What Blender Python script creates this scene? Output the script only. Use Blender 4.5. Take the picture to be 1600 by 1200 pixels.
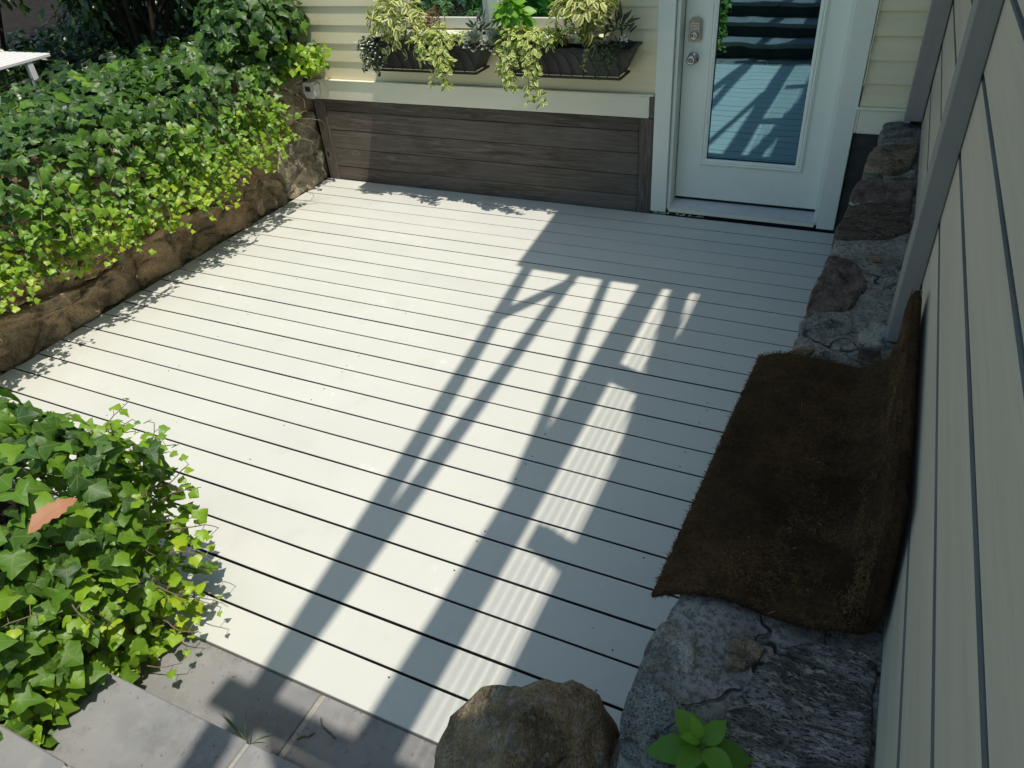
import bpy, math, random
import numpy as np
from mathutils import Vector, Matrix, noise as mnoise

# ------------------------------------------------------------------ camera, sky, sun, exposure
for o in list(bpy.data.objects):
    bpy.data.objects.remove(o)
scene = bpy.context.scene
COL = scene.collection
CAM = Vector((0.0, -4.2458, 1.9832))
cam_d = bpy.data.cameras.new('camera')
cam_d.sensor_width = 36.0
cam_d.lens = 1144.08 / 1600 * 36.0
cam_d.clip_start = 0.02
cam_d.clip_end = 500
cam = bpy.data.objects.new('camera', cam_d)
cam.location = CAM
cam.rotation_euler = (0.937896, 0.07351, 0.436306)
COL.objects.link(cam)
scene.camera = cam

KX, KY = 0.31, -0.112                       # horizontal run of a sun ray per metre of height
sdir = Vector((KX, KY, 1)).normalized()      # towards the sun
world = bpy.data.worlds.new('World')
scene.world = world
world.use_nodes = True
wn = world.node_tree
sky = wn.nodes.new('ShaderNodeTexSky')
sky.sky_type = 'NISHITA'
sky.sun_disc = False
sky.sun_elevation = math.asin(sdir.z)
sky.sun_rotation = math.atan2(sdir.x, sdir.y)
sky.air_density = 0.9
sky.dust_density = 1.2
sky.ozone_density = 0.3
tint = wn.nodes.new('ShaderNodeMix'); tint.data_type = 'RGBA'; tint.blend_type = 'MULTIPLY'
tint.inputs[0].default_value = 1.0; tint.inputs[7].default_value = (0.93, 1.05, 1.0, 1)
wn.links.new(sky.outputs[0], tint.inputs[6])
wn.links.new(tint.outputs[2], wn.nodes['Background'].inputs[0])
wn.nodes['Background'].inputs[1].default_value = 0.15
sun_d = bpy.data.lights.new('sun', 'SUN')
sun_d.energy = 3.78
sun_d.angle = math.radians(0.53)
sun_d.color = (1.0, 0.918, 0.825)
sun = bpy.data.objects.new('sun', sun_d)
sun.rotation_euler = (-sdir).to_track_quat('-Z', 'Y').to_euler()
sun.location = (3, -3, 9)
COL.objects.link(sun)
vs = scene.view_settings
vs.view_transform = 'Standard'
vs.look = 'None'
vs.gamma = 1.0
vs.use_curve_mapping = False
vs.exposure = 0.12
scene.cycles.max_bounces = 6
scene.cycles.diffuse_bounces = 3
scene.cycles.glossy_bounces = 3
scene.cycles.transmission_bounces = 4

rng = random.Random(7)
nrng = np.random.default_rng(7)

# ------------------------------------------------------------------ small helpers
def tag(o, label=None, cat=None, group=None, kind=None):
    if label: o['label'] = label
    if cat: o['category'] = cat
    if group: o['group'] = group
    if kind: o['kind'] = kind
    return o

def empty(name, loc=(0, 0, 0), label=None, cat=None, group=None, kind=None):
    o = bpy.data.objects.new(name, None)
    o.location = loc
    o.empty_display_size = 0.1
    COL.objects.link(o)
    return tag(o, label, cat, group, kind)

def link(name, me, mat=None, parent=None, loc=None, kind=None):
    if mat is not None and len(me.materials) == 0:
        me.materials.append(mat)
    o = bpy.data.objects.new(name, me)
    COL.objects.link(o)
    if parent is not None:
        o.parent = parent
        root = parent
        off = Vector((0, 0, 0))
        while root is not None:
            off += root.location
            root = root.parent
        if loc is None:
            o.location = -off            # mesh given in world coordinates
        else:
            o.location = Vector(loc) - off
    elif loc is not None:
        o.location = loc
    if kind: o['kind'] = kind
    return o

class MB:
    """collects polygons"""
    def __init__(s): s.v = []; s.f = []
    def add(s, vs, fs):
        n = len(s.v); s.v += [tuple(p) for p in vs]; s.f += [tuple(i + n for i in f) for f in fs]; return s
    def box(s, x0, x1, y0, y1, z0, z1, c=0.0, M=None):
        if c <= 0:
            v = [(x, y, z) for x in (x0, x1) for y in (y0, y1) for z in (z0, z1)]
            f = [(0, 1, 3, 2), (4, 6, 7, 5), (0, 4, 5, 1), (2, 3, 7, 6), (0, 2, 6, 4), (1, 5, 7, 3)]
        else:
            v = []; f = []
            idx = {}
            for a in (0, 1):
                for b in (0, 1):
                    for d in (0, 1):
                        X = (x0, x1)[a]; Y = (y0, y1)[b]; Z = (z0, z1)[d]
                        xi = X + (c if a == 0 else -c); yi = Y + (c if b == 0 else -c); zi = Z + (c if d == 0 else -c)
                        idx[a, b, d, 0] = len(v); v.append((X, yi, zi))
                        idx[a, b, d, 1] = len(v); v.append((xi, Y, zi))
                        idx[a, b, d, 2] = len(v); v.append((xi, yi, Z))
            def q(*k): f.append(tuple(idx[i] for i in k))
            for a in (0, 1):
                q((a,0,0,0),(a,0,1,0),(a,1,1,0),(a,1,0,0)) if a == 0 else q((a,0,0,0),(a,1,0,0),(a,1,1,0),(a,0,1,0))
                q((0,a,0,1),(1,a,0,1),(1,a,1,1),(0,a,1,1)) if a == 0 else q((0,a,0,1),(0,a,1,1),(1,a,1,1),(1,a,0,1))
                q((0,0,a,2),(0,1,a,2),(1,1,a,2),(1,0,a,2)) if a == 0 else q((0,0,a,2),(1,0,a,2),(1,1,a,2),(0,1,a,2))
            for a in (0, 1):
                for b in (0, 1):
                    q((a,b,0,0),(a,b,1,0),(a,b,1,1),(a,b,0,1))
                    q((a,0,b,0),(a,1,b,0),(a,1,b,2),(a,0,b,2))
                    q((0,a,b,1),(1,a,b,1),(1,a,b,2),(0,a,b,2))
                    for d in (0, 1):
                        q((a,b,d,0),(a,b,d,1),(a,b,d,2))
        if M is not None:
            v = [M @ Vector(p) for p in v]
        return s.add(v, f)
    def tube(s, pts, r, n=6, cap=True):
        pts = [Vector(p) for p in pts]
        rs = r if isinstance(r, (list, tuple)) else [r] * len(pts)
        vs = []; fs = []
        up = Vector((0, 0, 1))
        for i, p in enumerate(pts):
            d = (pts[min(i + 1, len(pts) - 1)] - pts[max(i - 1, 0)]).normalized()
            a = d.cross(up)
            if a.length < 0.05: a = d.cross(Vector((1, 0, 0)))
            a.normalize(); b = d.cross(a)
            for k in range(n):
                t = 2 * math.pi * k / n
                vs.append(p + (a * math.cos(t) + b * math.sin(t)) * rs[i])
        for i in range(len(pts) - 1):
            for k in range(n):
                k2 = (k + 1) % n
                fs.append((i * n + k, i * n + k2, (i + 1) * n + k2, (i + 1) * n + k))
        if cap:
            fs.append(tuple(range(n))[::-1]); fs.append(tuple((len(pts) - 1) * n + k for k in range(n)))
        return s.add(vs, fs)
    def lathe(s, prof, M, n=20):
        vs = []; fs = []
        for (r, h) in prof:
            for k in range(n):
                t = 2 * math.pi * k / n
                vs.append(M @ Vector((r * math.cos(t), r * math.sin(t), h)))
        for i in range(len(prof) - 1):
            for k in range(n):
                k2 = (k + 1) % n
                fs.append((i * n + k, i * n + k2, (i + 1) * n + k2, (i + 1) * n + k))
        fs.append(tuple((len(prof) - 1) * n + k for k in range(n)))
        return s.add(vs, fs)
    def prism(s, poly, axis, a, b):
        """polygon in the two remaining axes extruded along axis from a to b"""
        n = len(poly); vs = []
        for h in (a, b):
            for (p, q) in poly:
                vs.append({0: (h, p, q), 1: (p, h, q), 2: (p, q, h)}[axis])
        fs = [tuple(range(n)), tuple(range(2 * n - 1, n - 1, -1))]
        for i in range(n):
            j = (i + 1) % n
            fs.append((i, j, n + j, n + i))
        return s.add(vs, fs)
    def mesh(s, name, smooth=False, recalc=True):
        me = bpy.data.meshes.new(name)
        me.from_pydata(s.v, [], s.f)
        if recalc:
            import bmesh
            bm = bmesh.new(); bm.from_mesh(me)
            bmesh.ops.recalc_face_normals(bm, faces=bm.faces)
            bm.to_mesh(me); bm.free()
        if smooth:
            me.polygons.foreach_set('use_smooth', [True] * len(me.polygons))
        me.update()
        return me
    def build(s, name, mat, parent=None, smooth=False, loc=None, kind=None):
        return link(name, s.mesh(name, smooth), mat, parent, loc, kind)

def fbm(x, y, z=0.0, o=4):
    return mnoise.fractal(Vector((x, y, z)), 1.0, 2.0, o)

# ------------------------------------------------------------------ materials
class NT:
    def __init__(s, name):
        s.m = bpy.data.materials.new(name); s.m.use_nodes = True
        s.t = s.m.node_tree; s.b = s.t.nodes['Principled BSDF']; s.out = s.t.nodes['Material Output']
    def n(s, typ, **kw):
        nd = s.t.nodes.new(typ)
        for k, v in kw.items(): setattr(nd, k, v)
        return nd
    def l(s, a, b): s.t.links.new(a, b)
    def coord(s, kind='Object', scale=(1, 1, 1), rot=(0, 0, 0), jitter=False):
        tc = s.n('ShaderNodeTexCoord'); mp = s.n('ShaderNodeMapping')
        mp.inputs['Scale'].default_value = scale; mp.inputs['Rotation'].default_value = rot
        s.l(tc.outputs[kind], mp.inputs['Vector'])
        if jitter:
            oi = s.n('ShaderNodeObjectInfo'); mu = s.n('ShaderNodeMath', operation='MULTIPLY')
            mu.inputs[1].default_value = 37.0; s.l(oi.outputs['Random'], mu.inputs[0])
            cb = s.n('ShaderNodeCombineXYZ')
            for i in range(3): s.l(mu.outputs[0], cb.inputs[i])
            s.l(cb.outputs[0], mp.inputs['Location'])
        return mp.outputs[0]
    def noise(s, vec, scale, detail=4, rough=0.55, dist=0.0):
        nd = s.n('ShaderNodeTexNoise'); nd.inputs['Scale'].default_value = scale
        nd.inputs['Detail'].default_value = detail; nd.inputs['Roughness'].default_value = rough
        nd.inputs['Distortion'].default_value = dist
        if vec is not None: s.l(vec, nd.inputs['Vector'])
        return nd.outputs['Fac']
    def ramp(s, fac, stops, interp='LINEAR'):
        r = s.n('ShaderNodeValToRGB'); r.color_ramp.interpolation = interp
        el = r.color_ramp.elements
        while len(el) < len(stops): el.new(0.5)
        for e, (p, c) in zip(el, stops):
            e.position = p
            e.color = (c[0], c[1], c[2], 1) if isinstance(c, (tuple, list)) else (c, c, c, 1)
        s.l(fac, r.inputs[0]); return r.outputs[0]
    def mix(s, fac, a, b, typ='MIX'):
        m = s.n('ShaderNodeMix', data_type='RGBA', blend_type=typ)
        for sock, val in ((m.inputs[0], fac), (m.inputs[6], a), (m.inputs[7], b)):
            if isinstance(val, (int, float)): sock.default_value = val
            elif isinstance(val, (tuple, list)): sock.default_value = (val[0], val[1], val[2], 1)
            else: s.l(val, sock)
        return m.outputs[2]
    def math(s, op, a, b=None, c=None):
        m = s.n('ShaderNodeMath', operation=op)
        for i, val in enumerate((a, b, c)):
            if val is None: continue
            if isinstance(val, (int, float)): m.inputs[i].default_value = val
            else: s.l(val, m.inputs[i])
        return m.outputs[0]
    def bump(s, h, strength=0.4, dist=0.01, normal=None):
        b = s.n('ShaderNodeBump'); b.inputs['Strength'].default_value = strength; b.inputs['Distance'].default_value = dist
        s.l(h, b.inputs['Height'])
        if normal is not None: s.l(normal, b.inputs['Normal'])
        s.l(b.outputs[0], s.b.inputs['Normal']); return b.outputs[0]
    def base(s, c, rough=0.6, spec=0.5, metal=0.0):
        if isinstance(c, (tuple, list)): s.b.inputs['Base Color'].default_value = (c[0], c[1], c[2], 1)
        else: s.l(c, s.b.inputs['Base Color'])
        if isinstance(rough, (int, float)): s.b.inputs['Roughness'].default_value = rough
        else: s.l(rough, s.b.inputs['Roughness'])
        s.b.inputs['Specular IOR Level'].default_value = spec
        s.b.inputs['Metallic'].default_value = metal
        return s.m

def m_deck():
    t = NT('deck_board_paint')
    v = t.coord('Object', (1, 1, 1), jitter=True)
    vs_ = t.coord('Object', (0.6, 9, 9), jitter=True)
    n1 = t.noise(v, 1.6, 3); n2 = t.noise(vs_, 6, 3); n3 = t.noise(v, 9, 4, 0.7)
    c = t.ramp(n1, [(0.3, (0.585, 0.60, 0.545)), (0.7, (0.63, 0.64, 0.58))])
    c = t.mix(t.ramp(n2, [(0.35, 0.0), (0.8, 0.10)]), c, (0.54, 0.54, 0.50))
    c = t.mix(t.math('MULTIPLY', t.ramp(n3, [(0.60, 0.0), (0.70, 0.55)]), t.ramp(n1, [(0.5, 0.0), (0.6, 1.0)])), c, (0.76, 0.77, 0.74))
    c = t.mix(t.ramp(t.noise(v, 3.3, 4, 0.7), [(0.56, 0.0), (0.70, 0.16)]), c, (0.40, 0.39, 0.34))       # chalky scuffs
    vo = t.n('ShaderNodeTexVoronoi'); vo.inputs['Scale'].default_value = 7.0; t.l(v, vo.inputs['Vector'])
    c = t.mix(t.ramp(vo.outputs['Distance'], [(0.010, 0.45), (0.022, 0.0)]), c, (0.25, 0.24, 0.20))   # specks of dirt
    oi = t.n('ShaderNodeObjectInfo')
    c = t.mix(t.math('MULTIPLY', oi.outputs['Random'], 0.10), c, (0.52, 0.53, 0.51))
    t.base(c, t.ramp(n1, [(0.3, 0.46), (0.7, 0.60)]), 0.42)
    t.bump(t.noise(t.coord('Object', (1.2, 14, 14), jitter=True), 22, 3), 0.10, 0.004)
    return t.m

def m_paint(name, col, rough=0.5, var=0.08, bump=0.05, dirt=(0.2, 0.19, 0.14), dirtamt=0.25, grain=None):
    t = NT(name)
    v = t.coord('Object', grain or (1, 1, 1), jitter=True)
    n1 = t.noise(v, 3, 5); n2 = t.noise(v, 18, 5, 0.7)
    c = t.mix(t.ramp(n1, [(0.3, 0.0), (0.75, 1.0)]), tuple(k * (1 - var) for k in col), tuple(min(1, k * (1 + var)) for k in col))
    c = t.mix(t.ramp(n2, [(0.56, 0.0), (0.80, dirtamt)]), c, dirt)
    t.base(c, rough, 0.45)
    t.bump(n2, bump, 0.006)
    return t.m

def m_stone(name, cols, speck=0.5, scale=1.0, stretch=(1, 1, 1), rough=0.85):
    """cols: list of possible base tones picked per object"""
    t = NT(name)
    v = t.coord('Object', stretch, jitter=True)
    n1 = t.noise(v, 6 * scale, 6, 0.66, 0.5); n2 = t.noise(v, 38 * scale, 4, 0.75); n3 = t.noise(v, 120 * scale, 2, 0.8)
    oi = t.n('ShaderNodeObjectInfo')
    pick = t.ramp(oi.outputs['Random'], [((i + 0.5) / len(cols), c) for i, c in enumerate(cols)], 'LINEAR')
    c = t.mix(t.ramp(n1, [(0.42, 0.0), (0.58, 0.88)]), t.mix(1.0, pick, (1.35, 1.3, 1.2), 'MULTIPLY'), t.mix(1.0, pick, (0.45, 0.43, 0.40), 'MULTIPLY'))
    c = t.mix(t.ramp(n2, [(0.50, 0.0), (0.60, speck)]), c, (0.46, 0.44, 0.39))
    c = t.mix(t.ramp(n3, [(0.50, 0.0), (0.60, min(1, speck * 1.3))]), c, (0.035, 0.034, 0.032))
    vo = t.n('ShaderNodeTexVoronoi'); vo.inputs['Scale'].default_value = 7 * scale; t.l(t.mix(0.12, v, t.n('ShaderNodeTexNoise').outputs['Color']), vo.inputs['Vector'])
    c = t.mix(t.ramp(vo.outputs['Distance'], [(0.14, 0.35), (0.26, 0.0)]), c, (0.34, 0.34, 0.26))   # lichen spots
    ve = t.n('ShaderNodeTexVoronoi', feature='DISTANCE_TO_EDGE'); ve.inputs['Scale'].default_value = 4.2 * scale
    nw = t.n('ShaderNodeTexNoise'); nw.inputs['Scale'].default_value = 7.0 * scale; t.l(v, nw.inputs['Vector'])
    t.l(t.mix(0.07, v, nw.outputs['Color']), ve.inputs['Vector'])
    crack = t.math('MULTIPLY', t.ramp(ve.outputs['Distance'], [(0.006, 1.0), (0.03, 0.0)]), t.ramp(n1, [(0.46, 0.0), (0.56, 0.65)]))
    c = t.mix(crack, c, t.mix(1.0, pick, (0.22, 0.2, 0.18), 'MULTIPLY'))
    t.base(c, rough, 0.3)
    n2 = t.math('SUBTRACT', n2, crack)
    h = t.math('ADD', t.math('MULTIPLY', n2, 0.5), t.math('ADD', n1, t.math('MULTIPLY', n3, 0.2)))
    t.bump(h, 1.0, 0.035)
    return t.m

def m_mortar():
    t = NT('grey_mortar')
    v = t.coord('Object')
    n1 = t.noise(v, 7, 5, 0.65); n2 = t.noise(v, 70, 3, 0.75)
    c = t.ramp(n1, [(0.36, (0.165, 0.16, 0.138)), (0.62, (0.32, 0.31, 0.27))])
    c = t.mix(t.ramp(n2, [(0.47, 0.0), (0.60, 0.7)]), c, (0.065, 0.066, 0.060))
    vo = t.n('ShaderNodeTexVoronoi', feature='DISTANCE_TO_EDGE'); vo.inputs['Scale'].default_value = 3.1
    nz = t.n('ShaderNodeTexNoise'); nz.inputs['Scale'].default_value = 9.0; t.l(v, nz.inputs['Vector'])
    t.l(t.mix(0.16, v, nz.outputs['Color']), vo.inputs['Vector'])
    crack = t.ramp(vo.outputs['Distance'], [(0.004, 1.0), (0.014, 0.0)])
    c = t.mix(t.math('MULTIPLY', crack, t.ramp(n1, [(0.45, 0.0), (0.55, 0.9)])), c, (0.018, 0.018, 0.017))
    t.base(c, 0.92, 0.2)
    t.bump(t.math('SUBTRACT', t.math('ADD', n1, t.math('MULTIPLY', n2, 0.4)), crack), 0.9, 0.02)
    return t.m

def m_oldwood():
    t = NT('weathered_wood')
    v = t.coord('Object', (1.0, 16, 16), jitter=True)
    vb = t.coord('Object', (1, 1, 1), jitter=True)
    n1 = t.noise(v, 2.4, 6, 0.7, 1.6); n2 = t.noise(v, 12, 4, 0.7); n3 = t.noise(vb, 1.7, 3)
    c = t.ramp(n1, [(0.34, (0.068, 0.056, 0.045)), (0.5, (0.125, 0.108, 0.092)), (0.66, (0.205, 0.187, 0.164))])
    c = t.mix(t.ramp(n2, [(0.50, 0.0), (0.66, 0.45)]), c, (0.045, 0.037, 0.030))
    c = t.mix(t.ramp(n3, [(0.42, 0.0), (0.60, 0.5)]), c, (0.175, 0.16, 0.14))
    oi = t.n('ShaderNodeObjectInfo')
    c = t.mix(t.math('MULTIPLY', oi.outputs['Random'], 0.75), t.mix(1.0, c, (1.16, 1.12, 1.05), 'MULTIPLY'), t.mix(1.0, c, (0.64, 0.56, 0.49), 'MULTIPLY'))
    vo = t.n('ShaderNodeTexVoronoi'); vo.inputs['Scale'].default_value = 2.6
    t.l(t.coord('Object', (0.8, 1.6, 1.6), jitter=True), vo.inputs['Vector'])
    c = t.mix(t.ramp(vo.outputs['Distance'], [(0.05, 0.0), (0.075, 0.45), (0.12, 0.0)]), c, (0.26, 0.235, 0.20))
    c = t.mix(t.ramp(vo.outputs['Distance'], [(0.035, 0.95), (0.06, 0.0)]), c, (0.025, 0.019, 0.015))    # knots
    t.base(c, 0.85, 0.25)
    t.bump(t.math('ADD', n1, n2), 0.6, 0.008)
    return t.m

def m_slate():
    t = NT('bluestone')
    v = t.coord('Object', jitter=True)
    n1 = t.noise(v, 2.2, 6, 0.6); n2 = t.noise(v, 42, 5, 0.75); n3 = t.noise(v, 13, 4, 0.6)
    c = t.ramp(n1, [(0.38, (0.165, 0.175, 0.18)), (0.62, (0.255, 0.26, 0.255))])
    oi = t.n('ShaderNodeObjectInfo')
    c = t.mix(t.math('MULTIPLY', oi.outputs['Random'], 0.28), c, (0.30, 0.28, 0.25))
    c = t.mix(t.ramp(n2, [(0.63, 0.0), (0.67, 0.8)]), c, (0.07, 0.072, 0.072))
    c = t.mix(t.ramp(n3, [(0.54, 0.0), (0.66, 0.32)]), c, (0.34, 0.33, 0.30))
    c = t.mix(t.ramp(t.noise(v, 5.0, 5, 0.7), [(0.52, 0.0), (0.62, 0.4)]), c, (0.13, 0.125, 0.11))
    t.base(c, 0.72, 0.35)
    t.bump(t.math('ADD', n1, t.math('MULTIPLY', n2, 0.3)), 0.3, 0.008)
    return t.m

def m_plain(name, col, rough=0.5, spec=0.5, metal=0.0, nscale=40, nb=0.05, var=0.15):
    t = NT(name)
    v = t.coord('Object')
    n = t.noise(v, nscale, 4)
    c = t.mix(t.ramp(n, [(0.3, 0.0), (0.75, 1.0)]), tuple(k * (1 - var) for k in col), tuple(min(1, k * (1 + var)) for k in col))
    t.base(c, rough, spec, metal)
    t.bump(n, nb, 0.003)
    return t.m

def m_leaf(name, ramp_stops, vein=None, vein_amt=0.5, trans=0.35, rough=0.38, kind='ivy', edge=None, edge_at=(0.45, 0.65)):
    """tone attribute 0..1 selects the leaf's colour; UV carries the leaf's own plan"""
    t = NT(name)
    at = t.n('ShaderNodeAttribute', attribute_name='tone')
    c = t.ramp(at.outputs['Fac'], ramp_stops)
    uvn = t.n('ShaderNodeUVMap', uv_map='UVMap')
    sp = t.n('ShaderNodeSeparateXYZ'); t.l(uvn.outputs[0], sp.inputs[0])
    u = t.math('ABSOLUTE', t.math('SUBTRACT', sp.outputs[0], 0.5)); v = sp.outputs[1]
    tc = t.coord('Object')
    nz = t.noise(tc, 22, 4, 0.6)
    c = t.mix(t.ramp(nz, [(0.35, 0.0), (0.75, 0.35)]), c, t.mix(1.0, c, (0.55, 0.6, 0.5), 'MULTIPLY'))
    if edge is not None:
        wob = t.math('ADD', u, t.math('MULTIPLY', t.math('SUBTRACT', nz, 0.5), 0.25))
        c = t.mix(t.ramp(wob, [(edge_at[0] * 0.5, 0.0), (edge_at[1] * 0.5, 1.0)]), c, edge)
    if vein is not None:
        d = u
        if kind == 'ivy':
            a = t.math('ABSOLUTE', t.math('SUBTRACT', t.math('MULTIPLY', u, 0.50), t.math('MULTIPLY', t.math('SUBTRACT', v, 0.12), 0.866)))
            b = t.math('ABSOLUTE', t.math('ADD', t.math('MULTIPLY', u, 0.16), t.math('MULTIPLY', t.math('SUBTRACT', v, 0.12), 0.98)))
            d = t.math('MINIMUM', d, t.math('MINIMUM', a, b))
        c = t.mix(t.ramp(d, [(0.004, vein_amt), (0.022, 0.0)]), c, vein)
    t.base(c, rough, 0.5)
    t.bump(nz, 0.25, 0.004)
    tr = t.n('ShaderNodeBsdfTranslucent')
    t.l(t.mix(1.0, c, (1.25, 1.2, 0.55), 'MULTIPLY'), tr.inputs['Color'])
    mx = t.n('ShaderNodeMixShader'); mx.inputs[0].default_value = trans
    t.l(t.b.outputs[0], mx.inputs[1]); t.l(tr.outputs[0], mx.inputs[2]); t.l(mx.outputs[0], t.out.inputs[0])
    return t.m

def m_glass():
    t = NT('coated_window_glass')
    v = t.coord('Object', (1, 1, 1))
    n = t.noise(v, 3.2, 2, 0.4)
    t.base((0.002, 0.006, 0.008), 0.04, 0.2)
    t.b.inputs['IOR'].default_value = 1.5
    g = t.n('ShaderNodeBsdfGlossy'); g.inputs['Roughness'].default_value = 0.008
    g.inputs['Color'].default_value = (0.36, 0.70, 0.88, 1)
    b = t.n('ShaderNodeBump'); b.inputs['Strength'].default_value = 0.035; b.inputs['Distance'].default_value = 0.02
    t.l(n, b.inputs['Height']); t.l(b.outputs[0], g.inputs['Normal'])
    mx = t.n('ShaderNodeMixShader'); mx.inputs[0].default_value = 0.48
    t.l(t.b.outputs[0], mx.inputs[1]); t.l(g.outputs[0], mx.inputs[2]); t.l(mx.outputs[0], t.out.inputs[0])
    return t.m

def m_soil():
    t = NT('garden_soil')
    v = t.coord('Object')
    n1 = t.noise(v, 7, 6, 0.7); n2 = t.noise(v, 45, 5, 0.75)
    c = t.ramp(n1, [(0.35, (0.010, 0.008, 0.006)), (0.65, (0.034, 0.026, 0.018))])
    c = t.mix(t.ramp(n2, [(0.52, 0.0), (0.66, 0.5)]), c, (0.055, 0.042, 0.028))
    t.base(c, 0.95, 0.15)
    t.bump(t.math('ADD', n1, n2), 0.8, 0.03)
    return t.m

def m_coir():
    t = NT('brown_coir')
    v = t.coord('Object')
    n1 = t.noise(v, 5, 5, 0.6); n2 = t.noise(v, 90, 5, 0.8)
    c = t.ramp(n1, [(0.38, (0.056, 0.033, 0.016)), (0.62, (0.145, 0.082, 0.037))])
    c = t.mix(t.ramp(n2, [(0.45, 0.0), (0.7, 0.85)]), c, (0.022, 0.014, 0.009))
    t.base(c, 0.95, 0.1)
    t.bump(n2, 1.0, 0.02)
    return t.m

def m_fibre():
    t = NT('coir_fibre')
    at = t.n('ShaderNodeAttribute', attribute_name='tone')
    c = t.ramp(at.outputs['Fac'], [(0.0, (0.040, 0.024, 0.012)), (0.6, (0.135, 0.077, 0.034)), (0.93, (0.20, 0.118, 0.050)), (1.0, (0.42, 0.33, 0.22))])
    t.base(c, 0.8, 0.15)
    return t.m

M = {}
M['deck'] = m_deck()
M['clap'] = m_paint('cream_siding_paint', (0.79, 0.72, 0.47), 0.6, 0.06, 0.06, (0.30, 0.28, 0.2), 0.25, (0.5, 1, 6))
M['trim'] = m_paint('pale_trim_paint', (0.84, 0.81, 0.62), 0.5, 0.05, 0.04, (0.34, 0.31, 0.23), 0.22)
M['door'] = m_paint('grey_white_door_paint', (0.86, 0.90, 0.77), 0.38, 0.03, 0.02, (0.4, 0.4, 0.35), 0.10)
M['casing'] = m_paint('pale_casing_paint', (0.82, 0.85, 0.73), 0.42, 0.03, 0.02, (0.36, 0.35, 0.3), 0.14)
M['window'] = m_paint('window_cream_paint', (0.70, 0.68, 0.56), 0.5, 0.04, 0.03, (0.3, 0.27, 0.2), 0.3)
M['wood'] = m_oldwood()
M['fence'] = m_paint('fence_board_stain', (0.545, 0.475, 0.36), 0.75, 0.08, 0.12, (0.28, 0.27, 0.21), 0.4, (9, 0.45, 9))
M['gap_shade'] = m_plain('board_gap_shade', (0.05, 0.048, 0.044), 0.9, 0.1, 0, 50, 0.1, 0.3)  # near-black colour painting the shade inside the deck gaps
M['algae'] = m_paint('algae_dark_edge', (0.13, 0.135, 0.125), 0.9, 0.3, 0.3, (0.06, 0.085, 0.03), 0.8, (9, 0.6, 9))
M['post'] = m_paint('grey_post_stain', (0.285, 0.265, 0.235), 0.7, 0.06, 0.12, (0.14, 0.14, 0.13), 0.3, (9, 9, 0.5))
M['beam'] = m_paint('grey_beam_stain', (0.25, 0.25, 0.23), 0.7, 0.06, 0.1)
M['stoneL'] = m_stone('brown_field_stone', [(0.42, 0.295, 0.17), (0.45, 0.32, 0.18), (0.38, 0.29, 0.185), (0.43, 0.34, 0.22), (0.34, 0.275, 0.20)], 0.30, 0.8)
M['stoneL3'] = m_stone('brown_wall_packing', [(0.30, 0.225, 0.14), (0.30, 0.225, 0.14)], 0.3, 1.0)
M['stoneL2'] = m_stone('olive_field_stone', [(0.43, 0.39, 0.27), (0.40, 0.36, 0.26)], 0.35, 1.0)
M['stonePurple'] = m_stone('purple_brown_stone', [(0.155, 0.115, 0.10), (0.165, 0.125, 0.11)], 0.22, 1.6)
M['stoneBrown'] = m_stone('dark_brown_stone', [(0.125, 0.092, 0.07), (0.15, 0.115, 0.085)], 0.4, 1.6, (1, 3, 1))
M['stoneGrey'] = m_stone('grey_granite', [(0.23, 0.25, 0.25), (0.27, 0.285, 0.28)], 0.65, 1.9)
M['stoneWhite'] = m_stone('pale_granite', [(0.42, 0.42, 0.38), (0.45, 0.44, 0.40)], 0.45, 1.8)
M['stoneTan'] = m_stone('tan_stone', [(0.24, 0.185, 0.125), (0.27, 0.21, 0.145)], 0.4, 1.6)
M['stoneSlab'] = m_stone('striped_gneiss', [(0.19, 0.187, 0.183), (0.195, 0.192, 0.187)], 0.8, 0.62, (1.0, 3.2, 1))
M['boulder'] = m_stone('rounded_brown_boulder', [(0.235, 0.175, 0.10), (0.24, 0.18, 0.105)], 0.35, 1.1)
M['mortar'] = m_mortar()
M['slate'] = m_slate()
M['grout'] = m_plain('sandy_grout', (0.34, 0.33, 0.29), 0.95, 0.1, 0, 60, 0.4)
M['soil'] = m_soil()
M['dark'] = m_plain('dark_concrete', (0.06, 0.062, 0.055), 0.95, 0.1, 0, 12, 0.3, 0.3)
M['underside'] = m_plain('dark_joist_timber', (0.03, 0.027, 0.022), 0.95, 0.1, 0, 12, 0.2, 0.3)
M['glass'] = m_glass()
M['nickel'] = m_plain('brushed_nickel', (0.52, 0.50, 0.47), 0.24, 0.5, 1.0, 60, 0.03, 0.08)
M['bronze'] = m_plain('aged_pewter', (0.36, 0.34, 0.31), 0.35, 0.5, 1.0, 60, 0.05, 0.2)
M['plastic'] = m_plain('black_planter_plastic', (0.024, 0.023, 0.023), 0.48, 0.5, 0, 20, 0.1, 0.3)
M['iron'] = m_plain('black_wrought_iron', (0.012, 0.011, 0.011), 0.45, 0.5, 0.0, 80, 0.2, 0.3)
M['white'] = m_plain('white_plastic', (0.72, 0.71, 0.68), 0.4, 0.5, 0, 20, 0.02, 0.05)
M['lcd'] = m_plain('grey_screen', (0.055, 0.06, 0.055), 0.2, 0.5, 0, 10, 0.0, 0.05)
M['sill'] = m_paint('worn_threshold_paint', (0.60, 0.61, 0.62), 0.5, 0.1, 0.1, (0.28, 0.27, 0.26), 0.5)
M['rubber'] = m_plain('black_rubber', (0.012, 0.012, 0.012), 0.7, 0.3)
M['screw'] = m_plain('dull_screw_head', (0.06, 0.055, 0.05), 0.6, 0.4, 0.3)
M['coir'] = m_coir()
M['fibre'] = m_fibre()
M['cable'] = m_plain('steel_cable', (0.4, 0.4, 0.4), 0.35, 0.5, 1.0)
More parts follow.
